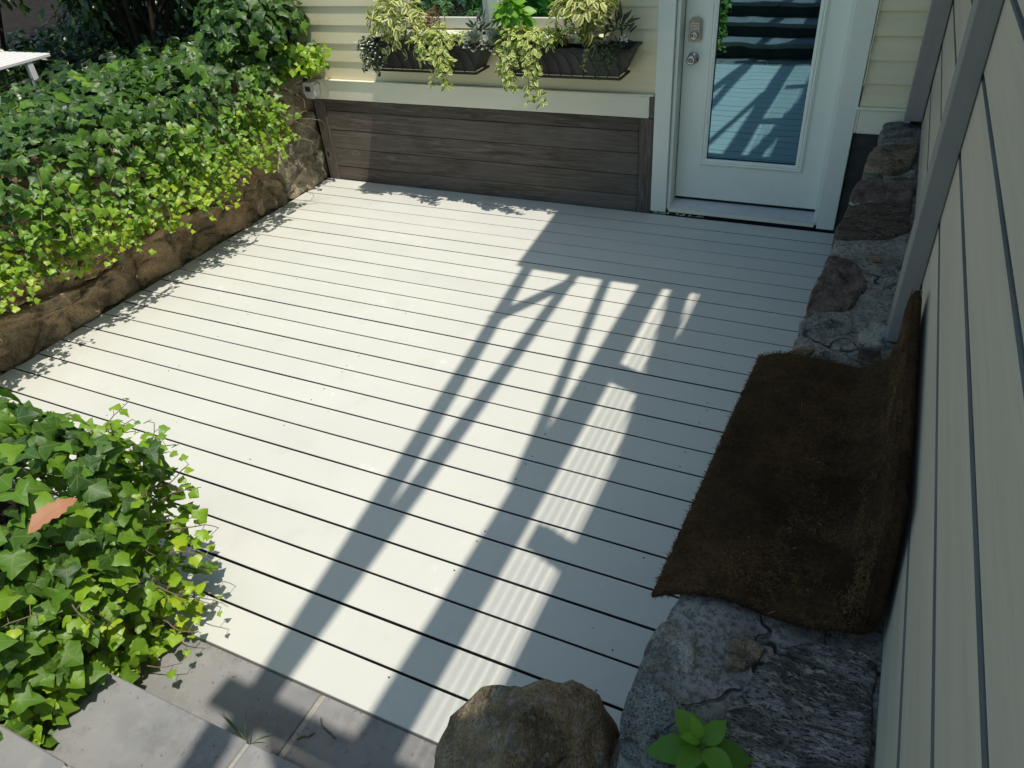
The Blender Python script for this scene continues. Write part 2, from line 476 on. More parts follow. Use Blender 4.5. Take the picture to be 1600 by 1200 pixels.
M['stem'] = m_plain('ivy_stem', (0.19, 0.145, 0.095), 0.8, 0.2, 0, 60, 0.3, 0.3)
M['gstem'] = m_plain('green_stem', (0.13, 0.17, 0.05), 0.6, 0.3, 0, 60, 0.1, 0.2)
M['bark'] = m_stone('pale_bark', [(0.34, 0.32, 0.28), (0.36, 0.34, 0.29)], 0.3, 1.3, (1, 1, 0.25))
M['darkbark'] = m_plain('dark_bark', (0.035, 0.028, 0.02), 0.9, 0.1, 0, 60, 0.4, 0.4)
IVY_STOPS = [(0.0, (0.020, 0.062, 0.014)), (0.35, (0.050, 0.125, 0.022)), (0.6, (0.125, 0.270, 0.022)), (0.85, (0.265, 0.455, 0.022)), (1.0, (0.43, 0.575, 0.028))]
M['ivy'] = m_leaf('ivy_leaf', IVY_STOPS, (0.30, 0.40, 0.14), 0.34, 0.36, 0.42)
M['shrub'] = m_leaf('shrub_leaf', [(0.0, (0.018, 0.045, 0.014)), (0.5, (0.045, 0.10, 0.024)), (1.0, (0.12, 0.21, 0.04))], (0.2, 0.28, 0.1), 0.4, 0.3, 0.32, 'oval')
M['sage'] = m_leaf('variegated_leaf', [(0.0, (0.09, 0.16, 0.05)), (0.5, (0.19, 0.28, 0.08)), (1.0, (0.30, 0.38, 0.10))], None, 0, 0.3, 0.5, 'oval', (0.74, 0.74, 0.30), (0.36, 0.62))
M['sedum'] = m_leaf('cream_edged_leaf', [(0.0, (0.13, 0.24, 0.06)), (1.0, (0.30, 0.42, 0.11))], None, 0, 0.3, 0.42, 'oval', (0.74, 0.78, 0.26), (0.42, 0.66))
M['lettuce'] = m_leaf('bright_green_leaf', [(0.0, (0.09, 0.28, 0.02)), (1.0, (0.22, 0.48, 0.04))], (0.26, 0.45, 0.10), 0.4, 0.38, 0.4, 'oval')
M['red'] = m_leaf('dark_red_leaf', [(0.0, (0.16, 0.035, 0.035)), (1.0, (0.30, 0.10, 0.075))], None, 0, 0.25, 0.45, 'oval')
M['agave'] = m_leaf('blue_green_spike', [(0.0, (0.045, 0.075, 0.06)), (1.0, (0.10, 0.14, 0.11))], None, 0, 0.1, 0.5, 'oval')
M['rosette'] = m_leaf('grey_rosette_leaf', [(0.0, (0.12, 0.16, 0.12)), (1.0, (0.24, 0.28, 0.22))], None, 0, 0.1, 0.5, 'oval', (0.55, 0.56, 0.47), (0.72, 0.9))
M['smallleaf'] = m_leaf('small_dark_leaf', [(0.0, (0.03, 0.05, 0.02)), (1.0, (0.11, 0.14, 0.05))], None, 0, 0.2, 0.5, 'oval')
M['petal'] = m_plain('white_petal', (0.78, 0.77, 0.72), 0.6, 0.3, 0, 30, 0.0, 0.05)
M['dead'] = m_leaf('dry_leaf', [(0.0, (0.40, 0.185, 0.095)), (1.0, (0.46, 0.22, 0.12))], (0.22, 0.09, 0.05), 0.7, 0.1, 0.6, 'oval')
M['mint'] = m_leaf('mint_leaf', [(0.0, (0.07, 0.22, 0.02)), (1.0, (0.20, 0.42, 0.035))], (0.17, 0.32, 0.08), 0.4, 0.4, 0.45, 'oval')
M['grass'] = m_leaf('grass_blade', [(0.0, (0.05, 0.10, 0.02)), (1.0, (0.14, 0.22, 0.05))], None, 0, 0.3, 0.5, 'oval')
M['lawn'] = m_plain('lawn_green', (0.06, 0.10, 0.03), 0.9, 0.2, 0, 30, 0.5, 0.4)

# ------------------------------------------------------------------ leaf shapes
def fold(x, y, k=0.22, droop=0.18):
    return -k * abs(x) - droop * (y - 0.2) ** 2

def ivy_shape(v=0):
    r = random.Random(100 + v)
    half = [(0.00, 0.04), (0.18, -0.12), (0.38, -0.11), (0.46, 0.06), (0.60, 0.24), (0.46, 0.40), (0.36, 0.50), (0.22, 0.72), (0.0, 0.96)]
    b3 = v % 3
    if b3 == 1: half = [(0.0, 0.05), (0.17, -0.06), (0.38, -0.02), (0.46, 0.16), (0.52, 0.32), (0.36, 0.50), (0.22, 0.62), (0.12, 0.80), (0.0, 0.95)]
    if b3 == 2: half = [(0.0, 0.03), (0.16, -0.15), (0.40, -0.15), (0.44, 0.04), (0.62, 0.17), (0.44, 0.33), (0.30, 0.44), (0.20, 0.68), (0.0, 1.0)]
    half = [(x * r.uniform(0.93, 1.07), y) for x, y in half]
    k = r.uniform(0.08, 0.42); dr = r.uniform(0.0, 0.45); asym = r.uniform(0.82, 1.12)
    ribs = [(0, 0.12), (0, 0.45)]
    V = []; UV = []
    def put(x, y):
        V.append((x * (1 if x > 0 else asym), y, fold(x, y, -k if b3 == 2 else k, dr) + 0.05 * math.sin(7 * x + 5 * y + v) + (r.uniform(-0.07, 0.07) if abs(x) > 0.1 else 0))); UV.append((x * 0.5 / 0.65 + 0.5, y)); return len(V) - 1
    a = put(0, 0.12); b = put(0, 0.5)
    tip = put(*half[-1]); st = put(*half[0])
    F = []
    for s in (1, -1):
        ids = [st] + [put(s * x, y) for x, y in half[1:-1]] + [tip]
        for i in range(len(ids) - 1):
            c = a if i < 4 else b
            F.append((c, ids[i], ids[i + 1]) if s > 0 else (c, ids[i + 1], ids[i]))
        F.append((a, ids[4], b) if s > 0 else (a, b, ids[4]))
    F = [f for f in F]
    return V, F, UV

def oval_shape(w=0.42, k=0.2, dr=0.25, n=4, tipw=0.0, blunt=1.0):
    V = []; UV = []; F = []
    rows = []
    for i in range(n + 1):
        y = i / n
        hw = 0.5 * w * (math.sin(math.pi * min(1.0, (y * 0.96 + 0.03)) ** blunt) ** 0.8) if 0 < i < n else 0.02 * w
        row = []
        for s, uu in ((-1, 0.0), (0, 0.5), (1, 1.0)):
            x = s * hw
            V.append((x, y, k * abs(s) * hw - dr * y * y)); UV.append((uu, y)); row.append(len(V) - 1)
        rows.append(row)
    for i in range(n):
        for j in (0, 1):
            F.append((rows[i][j], rows[i][j + 1], rows[i + 1][j + 1], rows[i + 1][j]))
    return V, F, UV

SH = {'ivy0': ivy_shape(0), 'ivy1': ivy_shape(1), 'ivy2': ivy_shape(2), 'ivy3': ivy_shape(3), 'ivy4': ivy_shape(4), 'ivy5': ivy_shape(5), 'ivy6': ivy_shape(6), 'ivy7': ivy_shape(7),
      'oval': oval_shape(), 'sage': oval_shape(0.46, 0.30, 0.18), 'round': oval_shape(0.72, 0.22, 0.12, 4, 0, 0.8),
      'spike': oval_shape(0.22, 0.5, -0.05, 3), 'blade': oval_shape(0.05, 0.3, 0.35, 5), 'scoop': oval_shape(0.62, 0.45, -0.28, 4, 0, 0.75),
      'mint': oval_shape(0.66, 0.18, 0.28, 6, 0, 0.85), 'dead': oval_shape(0.40, 0.30, 0.10, 8), 'tiny': oval_shape(0.6, 0.2, 0.0, 2)}
def dead_shape():
    hw = [0.02, 0.10, 0.17, 0.13, 0.20, 0.15, 0.23, 0.19, 0.22, 0.12, 0.16, 0.07, 0.01]
    hl = [0.02, 0.08, 0.12, 0.18, 0.15, 0.21, 0.17, 0.20, 0.13, 0.17, 0.09, 0.08, 0.01]
    V = []; UV = []; F = []
    n = len(hw) - 1
    for i in range(n + 1):
        y = i / n
        for s_, w_ in ((-1, hl[i]), (0, 0), (1, hw[i])):
            V.append((s_ * w_, y + (0.03 if s_ else 0), 0.35 * w_ * (1 + 0.4 * math.sin(9 * y)) + 0.10 * math.sin(3.1 * y) - 0.12 * y * y)); UV.append((0.5 + s_ * 0.5, y))
    for i in range(n):
        for j in (0, 1): F.append((3 * i + j, 3 * i + j + 1, 3 * i + j + 4, 3 * i + j + 3))
    return V, F, UV
SH['dead'] = dead_shape()
LEAFMESH = {}
def leaf_mesh(shape, tone, mat):
    q = round(tone * 7) / 7
    key = (shape, q, mat.name)
    if key not in LEAFMESH:
        V, F, UV = SH[shape]
        me = bpy.data.meshes.new('leaf')
        me.from_pydata(V, [], F)
        fill_leaf_layers(me, np.array(UV), np.full(len(V), q))
        me.materials.append(mat)
        LEAFMESH[key] = me
    return LEAFMESH[key]

def fill_leaf_layers(me, uv, tone):
    me.polygons.foreach_set('use_smooth', [True] * len(me.polygons))
    ul = me.uv_layers.new(name='UVMap')
    vi = np.empty(len(me.loops), dtype=np.int32); me.loops.foreach_get('vertex_index', vi)
    ul.data.foreach_set('uv', np.ascontiguousarray(uv[vi], dtype=np.float32).ravel())
    at = me.attributes.new('tone', 'FLOAT', 'POINT'); at.data.foreach_set('value', tone.astype(np.float32))
    me.update()

def leaf_matrix(pos, nrm, tip, size):
    z = Vector(nrm).normalized(); y = Vector(tip); y = y - z * y.dot(z)
    if y.length < 1e-4: y = z.orthogonal()
    y.normalize(); x = y.cross(z)
    Mx = Matrix((x, y, z)).transposed().to_4x4()
    return Matrix.Translation(Vector(pos)) @ Mx @ Matrix.Scale(size, 4)

def merged_leaves(name, leaves, parent, kind='stuff'):
    """leaves: list of (matrix, shape, tone, mat)"""
    mats = []; VV = []; FF = []; UU = []; TT = []; MI = []; n = 0
    for (mx, shp, tone, mat) in leaves:
        V, F, UV = SH[shp]
        if mat not in mats: mats.append(mat)
        mi = mats.index(mat)
        a = np.array(mx)
        p = np.array(V) @ a[:3, :3].T + a[:3, 3]
        VV.append(p); UU.append(np.array(UV)); TT.append(np.full(len(V), tone))
        for f in F: FF.append(tuple(i + n for i in f)); MI.append(mi)
        n += len(V)
    me = bpy.data.meshes.new(name)
    me.from_pydata(np.concatenate(VV).tolist(), [], FF)
    for m in mats: me.materials.append(m)
    me.polygons.foreach_set('material_index', MI)
    fill_leaf_layers(me, np.concatenate(UU), np.concatenate(TT))
    return link(name, me, None, parent, None, kind)

def place_leaves(leaves, parent, cap=300, part='leaf', rest='foliage'):
    def score(l):
        p = l[0].translation; s = l[0].to_scale()[0]
        d = (p - CAM).length
        fr = cam_view(p)
        return s / d * (1.0 if fr else 0.02)
    leaves = sorted(leaves, key=score, reverse=True)
    off = Vector((0, 0, 0)); r = parent
    while r is not None: off += r.location; r = r.parent
    T = Matrix.Translation(-off)
    for (mx, shp, tone, mat) in leaves[:cap]:
        o = bpy.data.objects.new(part, leaf_mesh(shp, tone, mat))
        COL.objects.link(o); o.parent = parent
        o.matrix_basis = T @ mx
    if len(leaves) > cap:
        merged_leaves(rest, leaves[cap:], parent)

CROT = cam.rotation_euler.to_matrix().transposed()
def cam_view(p):
    d = CROT @ (Vector(p) - CAM)
    if d.z > -0.05: return False
    u = 0.5 + d.x / -d.z * cam_d.lens / 36.0; v = 0.5 - d.y / -d.z * cam_d.lens / 27.0
    return -0.03 < u < 1.03 and -0.03 < v < 1.03

def rvec(s=1.0):
    return Vector((rng.gauss(0, s), rng.gauss(0, s), rng.gauss(0, s)))

# ------------------------------------------------------------------ setting: ground, garden terrace
gm = MB()
N = 40
def gz(x, y):
    r = max(abs(x), abs(y))
    return -0.30 - 0.02 * max(0, r - 30)
gm.box(-200, 200, -200, 200, -0.40, -0.32)
tag(gm.build('ground', M['lawn']), kind='structure')

# raised garden bed behind the left retaining wall (soil surface with relief)
def sheet(x0, x1, y0, y1, nx, ny, zf):
    m = MB(); V = []; F = []
    for i in range(nx + 1):
        for j in range(ny + 1):
            x = x0 + (x1 - x0) * i / nx; y = y0 + (y1 - y0) * j / ny
            V.append((x, y, zf(x, y)))
    for i in range(nx):
        for j in range(ny):
            a = i * (ny + 1) + j
            F.append((a, a + ny + 1, a + ny + 2, a + 1))
    return m.add(V, F)
sheet(-26, -3.86, -14, 16, 60, 70, lambda x, y: 0.84 - 0.018 * max(0, -4.6 - x) ** 1.1 + 0.05 * fbm(x, y)).build('garden_bed', M['soil'], smooth=True)
tag(bpy.data.objects['garden_bed'], kind='structure')
# terrace behind the camera at the top of the steps
sheet(-14, 8, -16, -5.70, 30, 20, lambda x, y: 0.915 + 0.03 * fbm(x, y)).build('terrace', M['lawn'], smooth=True)
tag(bpy.data.objects['terrace'], kind='structure')

# ------------------------------------------------------------------ deck: one plank per board
deck = empty('deck', (-2.0, -1.6, 0), kind='structure')
P = 0.1435
edges = [0.148] + [-P * i for i in range(24)] + [-3.443]
screw_m = MB().lathe([(0.0034, 0.0), (0.0034, 0.0012)], Matrix(), 8).mesh('screw_head')
screw_m.materials.append(M['screw'])
for i in range(len(edges) - 1):
    hg_ = 0.0028 + (0.0006 if i > 10 else 0)
    y1 = edges[i] - (0.0 if i == 0 else hg_ + rng.uniform(0, 0.0016))
    y0 = edges[i + 1] + (0.0 if i == len(edges) - 2 else hg_ + rng.uniform(0, 0.0016))
    if i in (21, 23): y1 -= 0.001
    xl = -3.794 + rng.uniform(-0.004, 0.004); xr = 0.12
    cx = -1.8; cy = (y0 + y1) / 2
    dz = rng.uniform(-0.0006, 0.0006)
    m = MB(); V = []; F = []; nsg = 14; c_ = 0.0016
    for q in range(nsg + 1):
        x = xl + (xr - xl) * q / nsg
        a0 = y0 + 0.0009 * fbm(x * 1.7, i * 3.1, 1) if i < len(edges) - 2 else y0
        a1 = y1 + 0.0009 * fbm(x * 1.7, i * 3.1, 9)
        zz = 0.0007 * fbm(x * 1.2, i * 2.3, 5)
        V += [(x - cx, p_ - cy, z_ + zz) for p_, z_ in ((a0, -0.025), (a0, -c_), (a0 + c_, 0), (a1 - c_, 0), (a1, -c_), (a1, -0.025))]
    for q in range(nsg):
        for k in range(6): F.append((6 * q + k, 6 * q + (k + 1) % 6, 6 * q + 6 + (k + 1) % 6, 6 * q + 6 + k))
    F += [tuple(range(6)), tuple(range(6 * nsg + 5, 6 * nsg - 1, -1))]
    m.add(V, F)
    b = m.build('plank', M['deck'], deck, loc=(cx, cy, dz))
    b.data.materials.append(M['gap_shade'])
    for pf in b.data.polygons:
        if abs(pf.normal.y) > 0.95 and not (i == len(edges) - 2 and pf.normal.y < 0): pf.material_index = 1  # board sides coloured dark as gap shade
    for xs in ([-2.95, -2.1, -1.0, -0.42] if i >= 10 else []):
        for yy in (y0 + 0.022, y1 - 0.022):
            if rng.random() < 0.45:
                link('screw_head', screw_m, None, b, loc=(xs + rng.uniform(-0.012, 0.012), yy, dz - 0.0006))
MB().box(-3.80, 0.14, -3.42, 0.13, -0.20, -0.10).build('joist_bed', M['underside'], deck)

# ------------------------------------------------------------------ paving below the deck and stone steps
paving = empty('paving', (-1.1, -3.6, -0.05), kind='structure')
MB().box(-1.86, -0.30, -3.80, -3.447, -0.12, -0.014).build('grout_bed', M['grout'], paving)
for (x0, x1) in ((-1.85, -1.166), (-1.146, -0.30)):
    m = MB().box(x0, x1, -3.74, -3.448, -0.060, -0.006, 0.003)
    m.build('tile', M['slate'], paving)
steps = empty('stone_steps', (-1.1, -4.3, 0), kind='structure')
nose = [-3.695, -3.955, -4.235, -4.515, -4.795, -5.075, -5.355]
for k, y in enumerate(nose):
    z = 0.15 * (k + 1)
    yb = (nose[k + 1] - 0.02) if k + 1 < len(nose) else -5.75
    cuts = {0: (-1.168,), 1: (-1.45, -0.9), 2: (-1.2,), 3: (-1.5, -0.8), 4: (-1.1,), 5: (-1.4,), 6: (-1.0,)}[k]
    xs = [-1.86] + list(cuts) + [-0.30]
    for a, b in zip(xs[:-1], xs[1:]):
        MB().box(a + 0.006, b - 0.006, yb, y, z - 0.045, z, 0.004).build('tread', M['slate'], steps)
    for c in cuts:
        MB().box(c - 0.0055, c + 0.0055, yb + 0.003, y - 0.006, z - 0.04, z - 0.004).build('joint', M['grout'], steps)
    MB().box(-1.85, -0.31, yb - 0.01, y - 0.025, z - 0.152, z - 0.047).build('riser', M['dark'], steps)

# ------------------------------------------------------------------ stones
def stone(poly, axis, h, base, mat, parent, seed, rough=0.012, wall_noise=0.06, shrink=0.0):
    """poly: plan outline; axis 'z' (lying, faces up) or 'x' (faces +x). returns object."""
    r = random.Random(seed)
    pts = [Vector((p[0], p[1], 0)) for p in poly]
    cx = sum(p.x for p in pts) / len(pts); cy = sum(p.y for p in pts) / len(pts)
    c = Vector((cx, cy, 0))
    # resample
    per = []; n = 40
    L = [0]
    for i in range(len(pts)): L.append(L[-1] + (pts[(i + 1) % len(pts)] - pts[i]).length)
    tot = L[-1]
    for k in range(n):
        t = tot * k / n; i = max(j for j in range(len(pts)) if L[j] <= t + 1e-9)
        f = (t - L[i]) / max(1e-6, L[i + 1] - L[i])
        per.append(pts[i].lerp(pts[(i + 1) % len(pts)], f))
    sm = [(per[k - 1] + per[k] * 2 + per[(k + 1) % n]) / 4 for k in range(n)]
    size = tot / 6.28
    sm = [p + Vector((fbm(p.x * 9, p.y * 9, seed), fbm(p.x * 9 + 5, p.y * 9, seed), 0)) * size * wall_noise for p in sm]
    rings = [(1.0 - shrink, -0.06 / max(h, 0.01) * h), (1.0 - shrink, 0.10 * h), (0.985 - shrink, 0.66 * h), (0.955 - shrink, 0.92 * h), (0.86, 1.0 * h), (0.72, 1.0 * h), (0.55, 1.0 * h), (0.38, 1.0 * h), (0.2, 1.0 * h)]
    V = []; F = []
    tilt = Vector((r.uniform(-1, 1), r.uniform(-1, 1), 0)) * 0.06
    def put(p, hh):
        d = (p - c)
        nz = fbm(p.x * 7, p.y * 7, seed * 1.7) * rough * 1.7 + fbm(p.x * 24, p.y * 24, seed) * rough * 0.9
        hh2 = hh + (nz + d.dot(tilt) * 0.5 if hh > 0.3 * h else 0)
        if axis == 'z': V.append((p.x, p.y, base + hh2))
        else: V.append((base + hh2, p.x, p.y))
    for s, hh in rings:
        for p in sm: put(c + (p - c) * s, hh)
    put(c, 1.0 * h)
    for i in range(len(rings) - 1):
        for k in range(n):
            k2 = (k + 1) % n
            F.append((i * n + k, i * n + k2, (i + 1) * n + k2, (i + 1) * n + k))
    for k in range(n): F.append(((len(rings) - 1) * n + k, (len(rings) - 1) * n + (k + 1) % n, len(V) - 1))
    V = [Vector(v) for v in V]
    ctr = sum(V, Vector()) / len(V)
    m = MB().add([v - ctr for v in V], F)
    return m.build('stone', mat, parent, True, loc=ctr)

RS = {
 'R1':[(-0.062, -1.514), (-0.02, -1.509), (0.029, -1.568), (0.067, -1.646), (0.082, -1.714), (0.063, -1.802), (0.041, -1.893), (-0.025, -1.931), (-0.084, -1.987), (-0.092, -1.941), (-0.093, -1.828), (-0.08, -1.716)],
 'R2':[(0.075, -1.92), (0.106, -1.915), (0.147, -1.959), (0.203, -1.985), (0.189, -2.072), (0.118, -2.101), (0.078, -2.081), (0.076, -2.023)],
 'R3':[(-0.098, -2.029), (-0.058, -1.947), (0.013, -1.913), (0.063, -1.955), (0.062, -2.027), (0.019, -2.076), (-0.027, -2.087), (-0.082, -2.095)],
 'R4':[(-0.122, -2.234), (-0.081, -2.154), (-0.044, -2.131), (-0.033, -2.161), (-0.051, -2.209), (-0.101, -2.249)],
 'R5':[(-0.026, -2.182), (0.011, -2.137), (0.051, -2.166), (0.083, -2.227), (0.04, -2.25), (-0.025, -2.228)],
 'R6':[(0.088, -2.121), (0.145, -2.096), (0.158, -2.165), (0.126, -2.22), (0.085, -2.199)],
 'R7':[(-0.041, -1.02), (0.201, -0.955), (0.203, -1.228), (0.1, -1.317), (-0.011, -1.357), (-0.058, -1.348), (-0.06, -1.241)],
 'R8':[(0.047, -1.447), (0.118, -1.433), (0.117, -1.515), (0.069, -1.529)],
 'R9':[(0.124, -1.552), (0.19, -1.493), (0.185, -1.646), (0.132, -1.699), (0.109, -1.645)],
 'R10':[(0.135, -1.756), (0.172, -1.686), (0.173, -1.812), (0.148, -1.814)],
 'R11':[(0.04, 0.12), (0.163, 0.13), (0.235, 0.12), (0.235, -0.034), (0.174, -0.03), (0.035, -0.135), (0.034, 0.0)],
 'R12':[(0.009, -0.251), (0.107, -0.193), (0.205, -0.144), (0.207, -0.274), (0.188, -0.513), (0.113, -0.633), (0.006, -0.619), (-0.013, -0.539), (0.002, -0.358)],
 'R13':[(-0.028, -0.748), (0.063, -0.686), (0.18, -0.677), (0.205, -0.796), (0.2, -0.93), (-0.021, -0.989), (-0.048, -0.905)],
 'R14':[(0.16, -0.56), (0.20, -0.54), (0.204, -0.648), (0.175, -0.659)],
 'R15':[(-0.188, -3.277), (-0.126, -3.319), (-0.109, -3.389), (-0.15, -3.419), (-0.206, -3.422), (-0.216, -3.37), (-0.208, -3.315)],
 'R16':[(-0.07, -3.296), (-0.035, -3.271), (0.006, -3.28), (0.001, -3.316), (-0.03, -3.356), (-0.062, -3.362)],
 'R17':[(-0.009, -3.354), (0.048, -3.269), (0.136, -3.234), (0.205, -3.232), (0.207, -3.66), (-0.028, -3.70), (-0.048, -3.465), (-0.021, -3.404)],
 'R18':[(-0.218, -3.46), (-0.178, -3.44), (-0.122, -3.459), (-0.092, -3.471), (-0.098, -3.55), (-0.111, -3.6), (-0.194, -3.602), (-0.216, -3.529)],
}
RMAT = {'R1': 'stonePurple', 'R2': 'stoneWhite', 'R3': 'stoneGrey', 'R4': 'stoneTan', 'R5': 'stoneGrey', 'R6': 'stoneBrown', 'R7': 'stoneBrown', 'R8': 'stoneTan',
        'R9': 'stoneGrey', 'R10': 'stoneWhite', 'R11': 'stoneGrey', 'R12': 'stoneTan', 'R13': 'stonePurple', 'R14': 'stoneWhite', 'R15': 'stoneWhite', 'R16': 'stoneTan', 'R17': 'stoneSlab', 'R18': 'stoneGrey'}
rw = empty('stone_wall', (0.05, -1.8, -0.03), 'low mortared stone wall of mixed field stones under the grey slat fence', 'wall')
# mortar core: top sheet with relief + rough side
prof = [(0.14, 0.035), (-0.20, 0.02), (-0.7, -0.02), (-1.1, -0.048), (-1.4, -0.064), (-1.7, -0.082), (-2.05, -0.095), (-2.4, -0.105), (-2.9, -0.14), (-3.25, -0.195), (-3.45, -0.215), (-3.62, -0.20), (-4.2, -0.19), (-5.4, -0.19)]
def edge_x(y):
    for (ya, xa), (yb, xb) in zip(prof[:-1], prof[1:]):
        if yb <= y <= ya: return xa + (xb - xa) * (y - ya) / (yb - ya)
    return prof[-1][1]
core = MB(); V = []; F = []
ny, nx = 150, 14
for j in range(ny + 1):
    y = 0.14 + (-5.4 - 0.14) * j / ny
    ex = edge_x(y) + 0.014 * fbm(y * 9, 3.3)
    row = []
    for i in range(-5, nx + 1):
        if i < 0:
            z = -0.06 + (0.66 + 0.06) * (i + 5) / 5.0
            x = ex + 0.012 + 0.018 * fbm(y * 8, z * 8, 2.0) + (0.02 if i > -2 else 0) * 0
            z -= 0.012 if i == -1 else 0
        else:
            x = ex + (0.40 - ex) * i / nx
            z = 0.652 + 0.012 * fbm(x * 9, y * 9, 5) + 0.005 * fbm(x * 30, y * 30, 7) - (0.012 if i == 0 else 0)
        V.append((x, y, z))
w_ = nx + 6
for j in range(ny):
    for i in range(w_ - 1):
        a = j * w_ + i
        F.append((a, a + 1, a + w_ + 1, a + w_))
core.add(V, F).build('mortar', M['mortar'], rw, True)
for k, (nm, poly) in enumerate(RS.items()):
    big = nm in ('R7', 'R12', 'R17', 'R1', 'R11', 'R13')
    poly = [(max(x, edge_x(y) - 0.004) if False else x, y) for x, y in poly]
    stone(poly, 'z', 0.030 if big else 0.020, 0.640, M[RMAT[nm]], rw, 11 + k, 0.010 if big else 0.007, 0.05)
# stones showing on the deck side of this wall
k = 0
for row, (z0, z1) in enumerate(((0.0, 0.20), (0.21, 0.42), (0.43, 0.63))):
    y = 0.10 - 0.1 * row
    while y > -3.5:
        L = rng.uniform(0.24, 0.5); yy = y - L
        m = MB(); V = []; F = []
        nn = 6
        for i in range(nn + 1):
            for j in range(5):
                t = i / nn; s = j / 4
                Y = y + (yy + 0.02 - y) * t; Z = z0 + (z1 - z0 - 0.015) * s
                e = min(t, 1 - t) * L; e2 = min(s, 1 - s) * (z1 - z0)
                b = min(1, min(e, e2) / 0.04)
                V.append((edge_x(Y) + 0.020 - 0.028 * b ** 0.6 - 0.010 * fbm(Y * 8, Z * 8, k), Y, Z))
        for i in range(nn):
            for j in range(4):
                a = i * 5 + j; F.append((a, a + 1, a + 6, a + 5))
        m.add(V, F).build('stone', M[rng.choice(['stoneTan', 'stoneGrey', 'stoneBrown', 'stoneL'])], rw, True)
        y = yy; k += 1

# boulder at the near end of that wall
def boulder(name, c, r, mat, seed, label=None, cat=None, parent=None, sub=5):
    import bmesh
    bm = bmesh.new(); bmesh.ops.create_icosphere(bm, subdivisions=sub, radius=1.0)
    rr = random.Random(int(seed * 10))
    planes = []
    for k in range(16):
        n_ = Vector((rr.gauss(0, 1), rr.gauss(0, 1), rr.gauss(0, 1))).normalized()
        planes.append((n_, rr.uniform(0.74, 0.93)))
    for v in bm.verts:
        p = v.co.copy()
        for n_, dd in planes:
            k = p.dot(n_) - dd
            if k > 0: p -= n_ * k * 0.88
        d = 1 + 0.10 * fbm(p.x * 1.1 + seed, p.y * 1.1, p.z * 1.1, 3) + 0.035 * fbm(p.x * 5 + seed, p.y * 5, p.z * 5, 5)
        v.co = Vector((p.x * r[0], p.y * r[1], p.z * r[2])) * d * 1.15
    me = bpy.data.meshes.new(name); bm.to_mesh(me); bm.free()
    me.polygons.foreach_set('use_smooth', [True] * len(me.polygons))
    o = link(name, me, mat, parent, c)
    if label: tag(o, label, cat)
    return o
boulder('boulder', (-0.380, -3.65, 0.355), (0.178, 0.24, 0.285), M['boulder'], 3.0, 'rounded brown boulder at the near end of the low stone wall', 'boulder')
boulder('boulder', (-0.225, -3.775, 0.335), (0.20, 0.22, 0.28), M['boulder'], 9.0, 'dark mossy boulder cut by the bottom edge, under the green mint sprig', 'boulder')

# left retaining wall
LS = {
 'A':[(-2.659, -0.003), (-2.436, -0.003), (-2.148, 0.003), (-1.755, 0.022), (-1.743, 0.11), (-1.751, 0.19), (-1.819, 0.223), (-1.971, 0.186), (-2.181, 0.225), (-2.34, 0.257), (-2.518, 0.263), (-2.70, 0.25)],
 'B':[(-1.716, 0.003), (-1.305, 0.005), (-0.953, 0.002), (-0.667, 0.005), (-0.667, 0.12), (-0.733, 0.165), (-1.128, 0.268), (-1.435, 0.322), (-1.67, 0.25), (-1.727, 0.123)],
 'C':[(-0.637, 0.01), (-0.358, 0.004), (-0.356, 0.082), (-0.373, 0.166), (-0.438, 0.232), (-0.56, 0.217), (-0.629, 0.132)],
 'D':[(-0.32, 0.0), (0.157, 0.0), (0.154, 0.527), (-0.096, 0.463), (-0.272, 0.419), (-0.374, 0.269), (-0.346, 0.154)],
 'E':[(-1.053, 0.311), (-0.825, 0.247), (-0.655, 0.212), (-0.593, 0.267), (-0.591, 0.334), (-0.879, 0.468), (-1.007, 0.463), (-1.078, 0.406)],
 'F':[(-0.33, 0.447), (-0.122, 0.49), (0.099, 0.543), (0.155, 0.661), (0.104, 0.788), (-0.157, 0.839), (-0.356, 0.757), (-0.401, 0.601)],
 'G':[(-0.726, 0.181), (-0.614, 0.183), (-0.589, 0.242), (-0.674, 0.197)],
 'H':[(-0.917, 0.514), (-0.557, 0.353), (-0.356, 0.433), (-0.426, 0.587), (-0.744, 0.643)],
 'I':[(-1.963, 0.202), (-1.82, 0.24), (-1.673, 0.284), (-1.477, 0.34), (-1.613, 0.457), (-1.895, 0.425), (-2.072, 0.239)],
 'J':[(-2.507, 0.283), (-2.329, 0.278), (-2.184, 0.258), (-2.089, 0.247), (-1.937, 0.425), (-2.17, 0.513), (-2.387, 0.51)],
 'K':[(-1.427, 0.339), (-1.13, 0.29), (-1.046, 0.351), (-1.046, 0.477), (-1.332, 0.543), (-1.547, 0.449)],
 'L':[(-3.3, 0.0), (-2.69, 0.0), (-2.74, 0.25), (-3.2, 0.3)], 'M':[(-3.2, 0.32), (-2.53, 0.29), (-2.42, 0.52), (-3.1, 0.6)],
 'N':[(-2.38, 0.54), (-1.95, 0.45), (-1.63, 0.48), (-1.5, 0.62), (-1.7, 0.86), (-2.3, 0.86)], 'O':[(-1.45, 0.56), (-1.0, 0.5), (-0.78, 0.66), (-0.9, 0.86), (-1.4, 0.86)],
 'Q':[(-0.72, 0.66), (-0.43, 0.61), (-0.38, 0.77), (-0.5, 0.86), (-0.8, 0.86)],
}
lw = empty('stone_wall', (-3.85, -1.5, -0.03), 'brown field stone retaining wall on the left, half hidden by hanging ivy', 'wall')
sheet(0, 1, 0, 1, 1, 1, lambda x, y: 0)
core = MB(); V = []; F = []
ny, nz_ = 60, 14
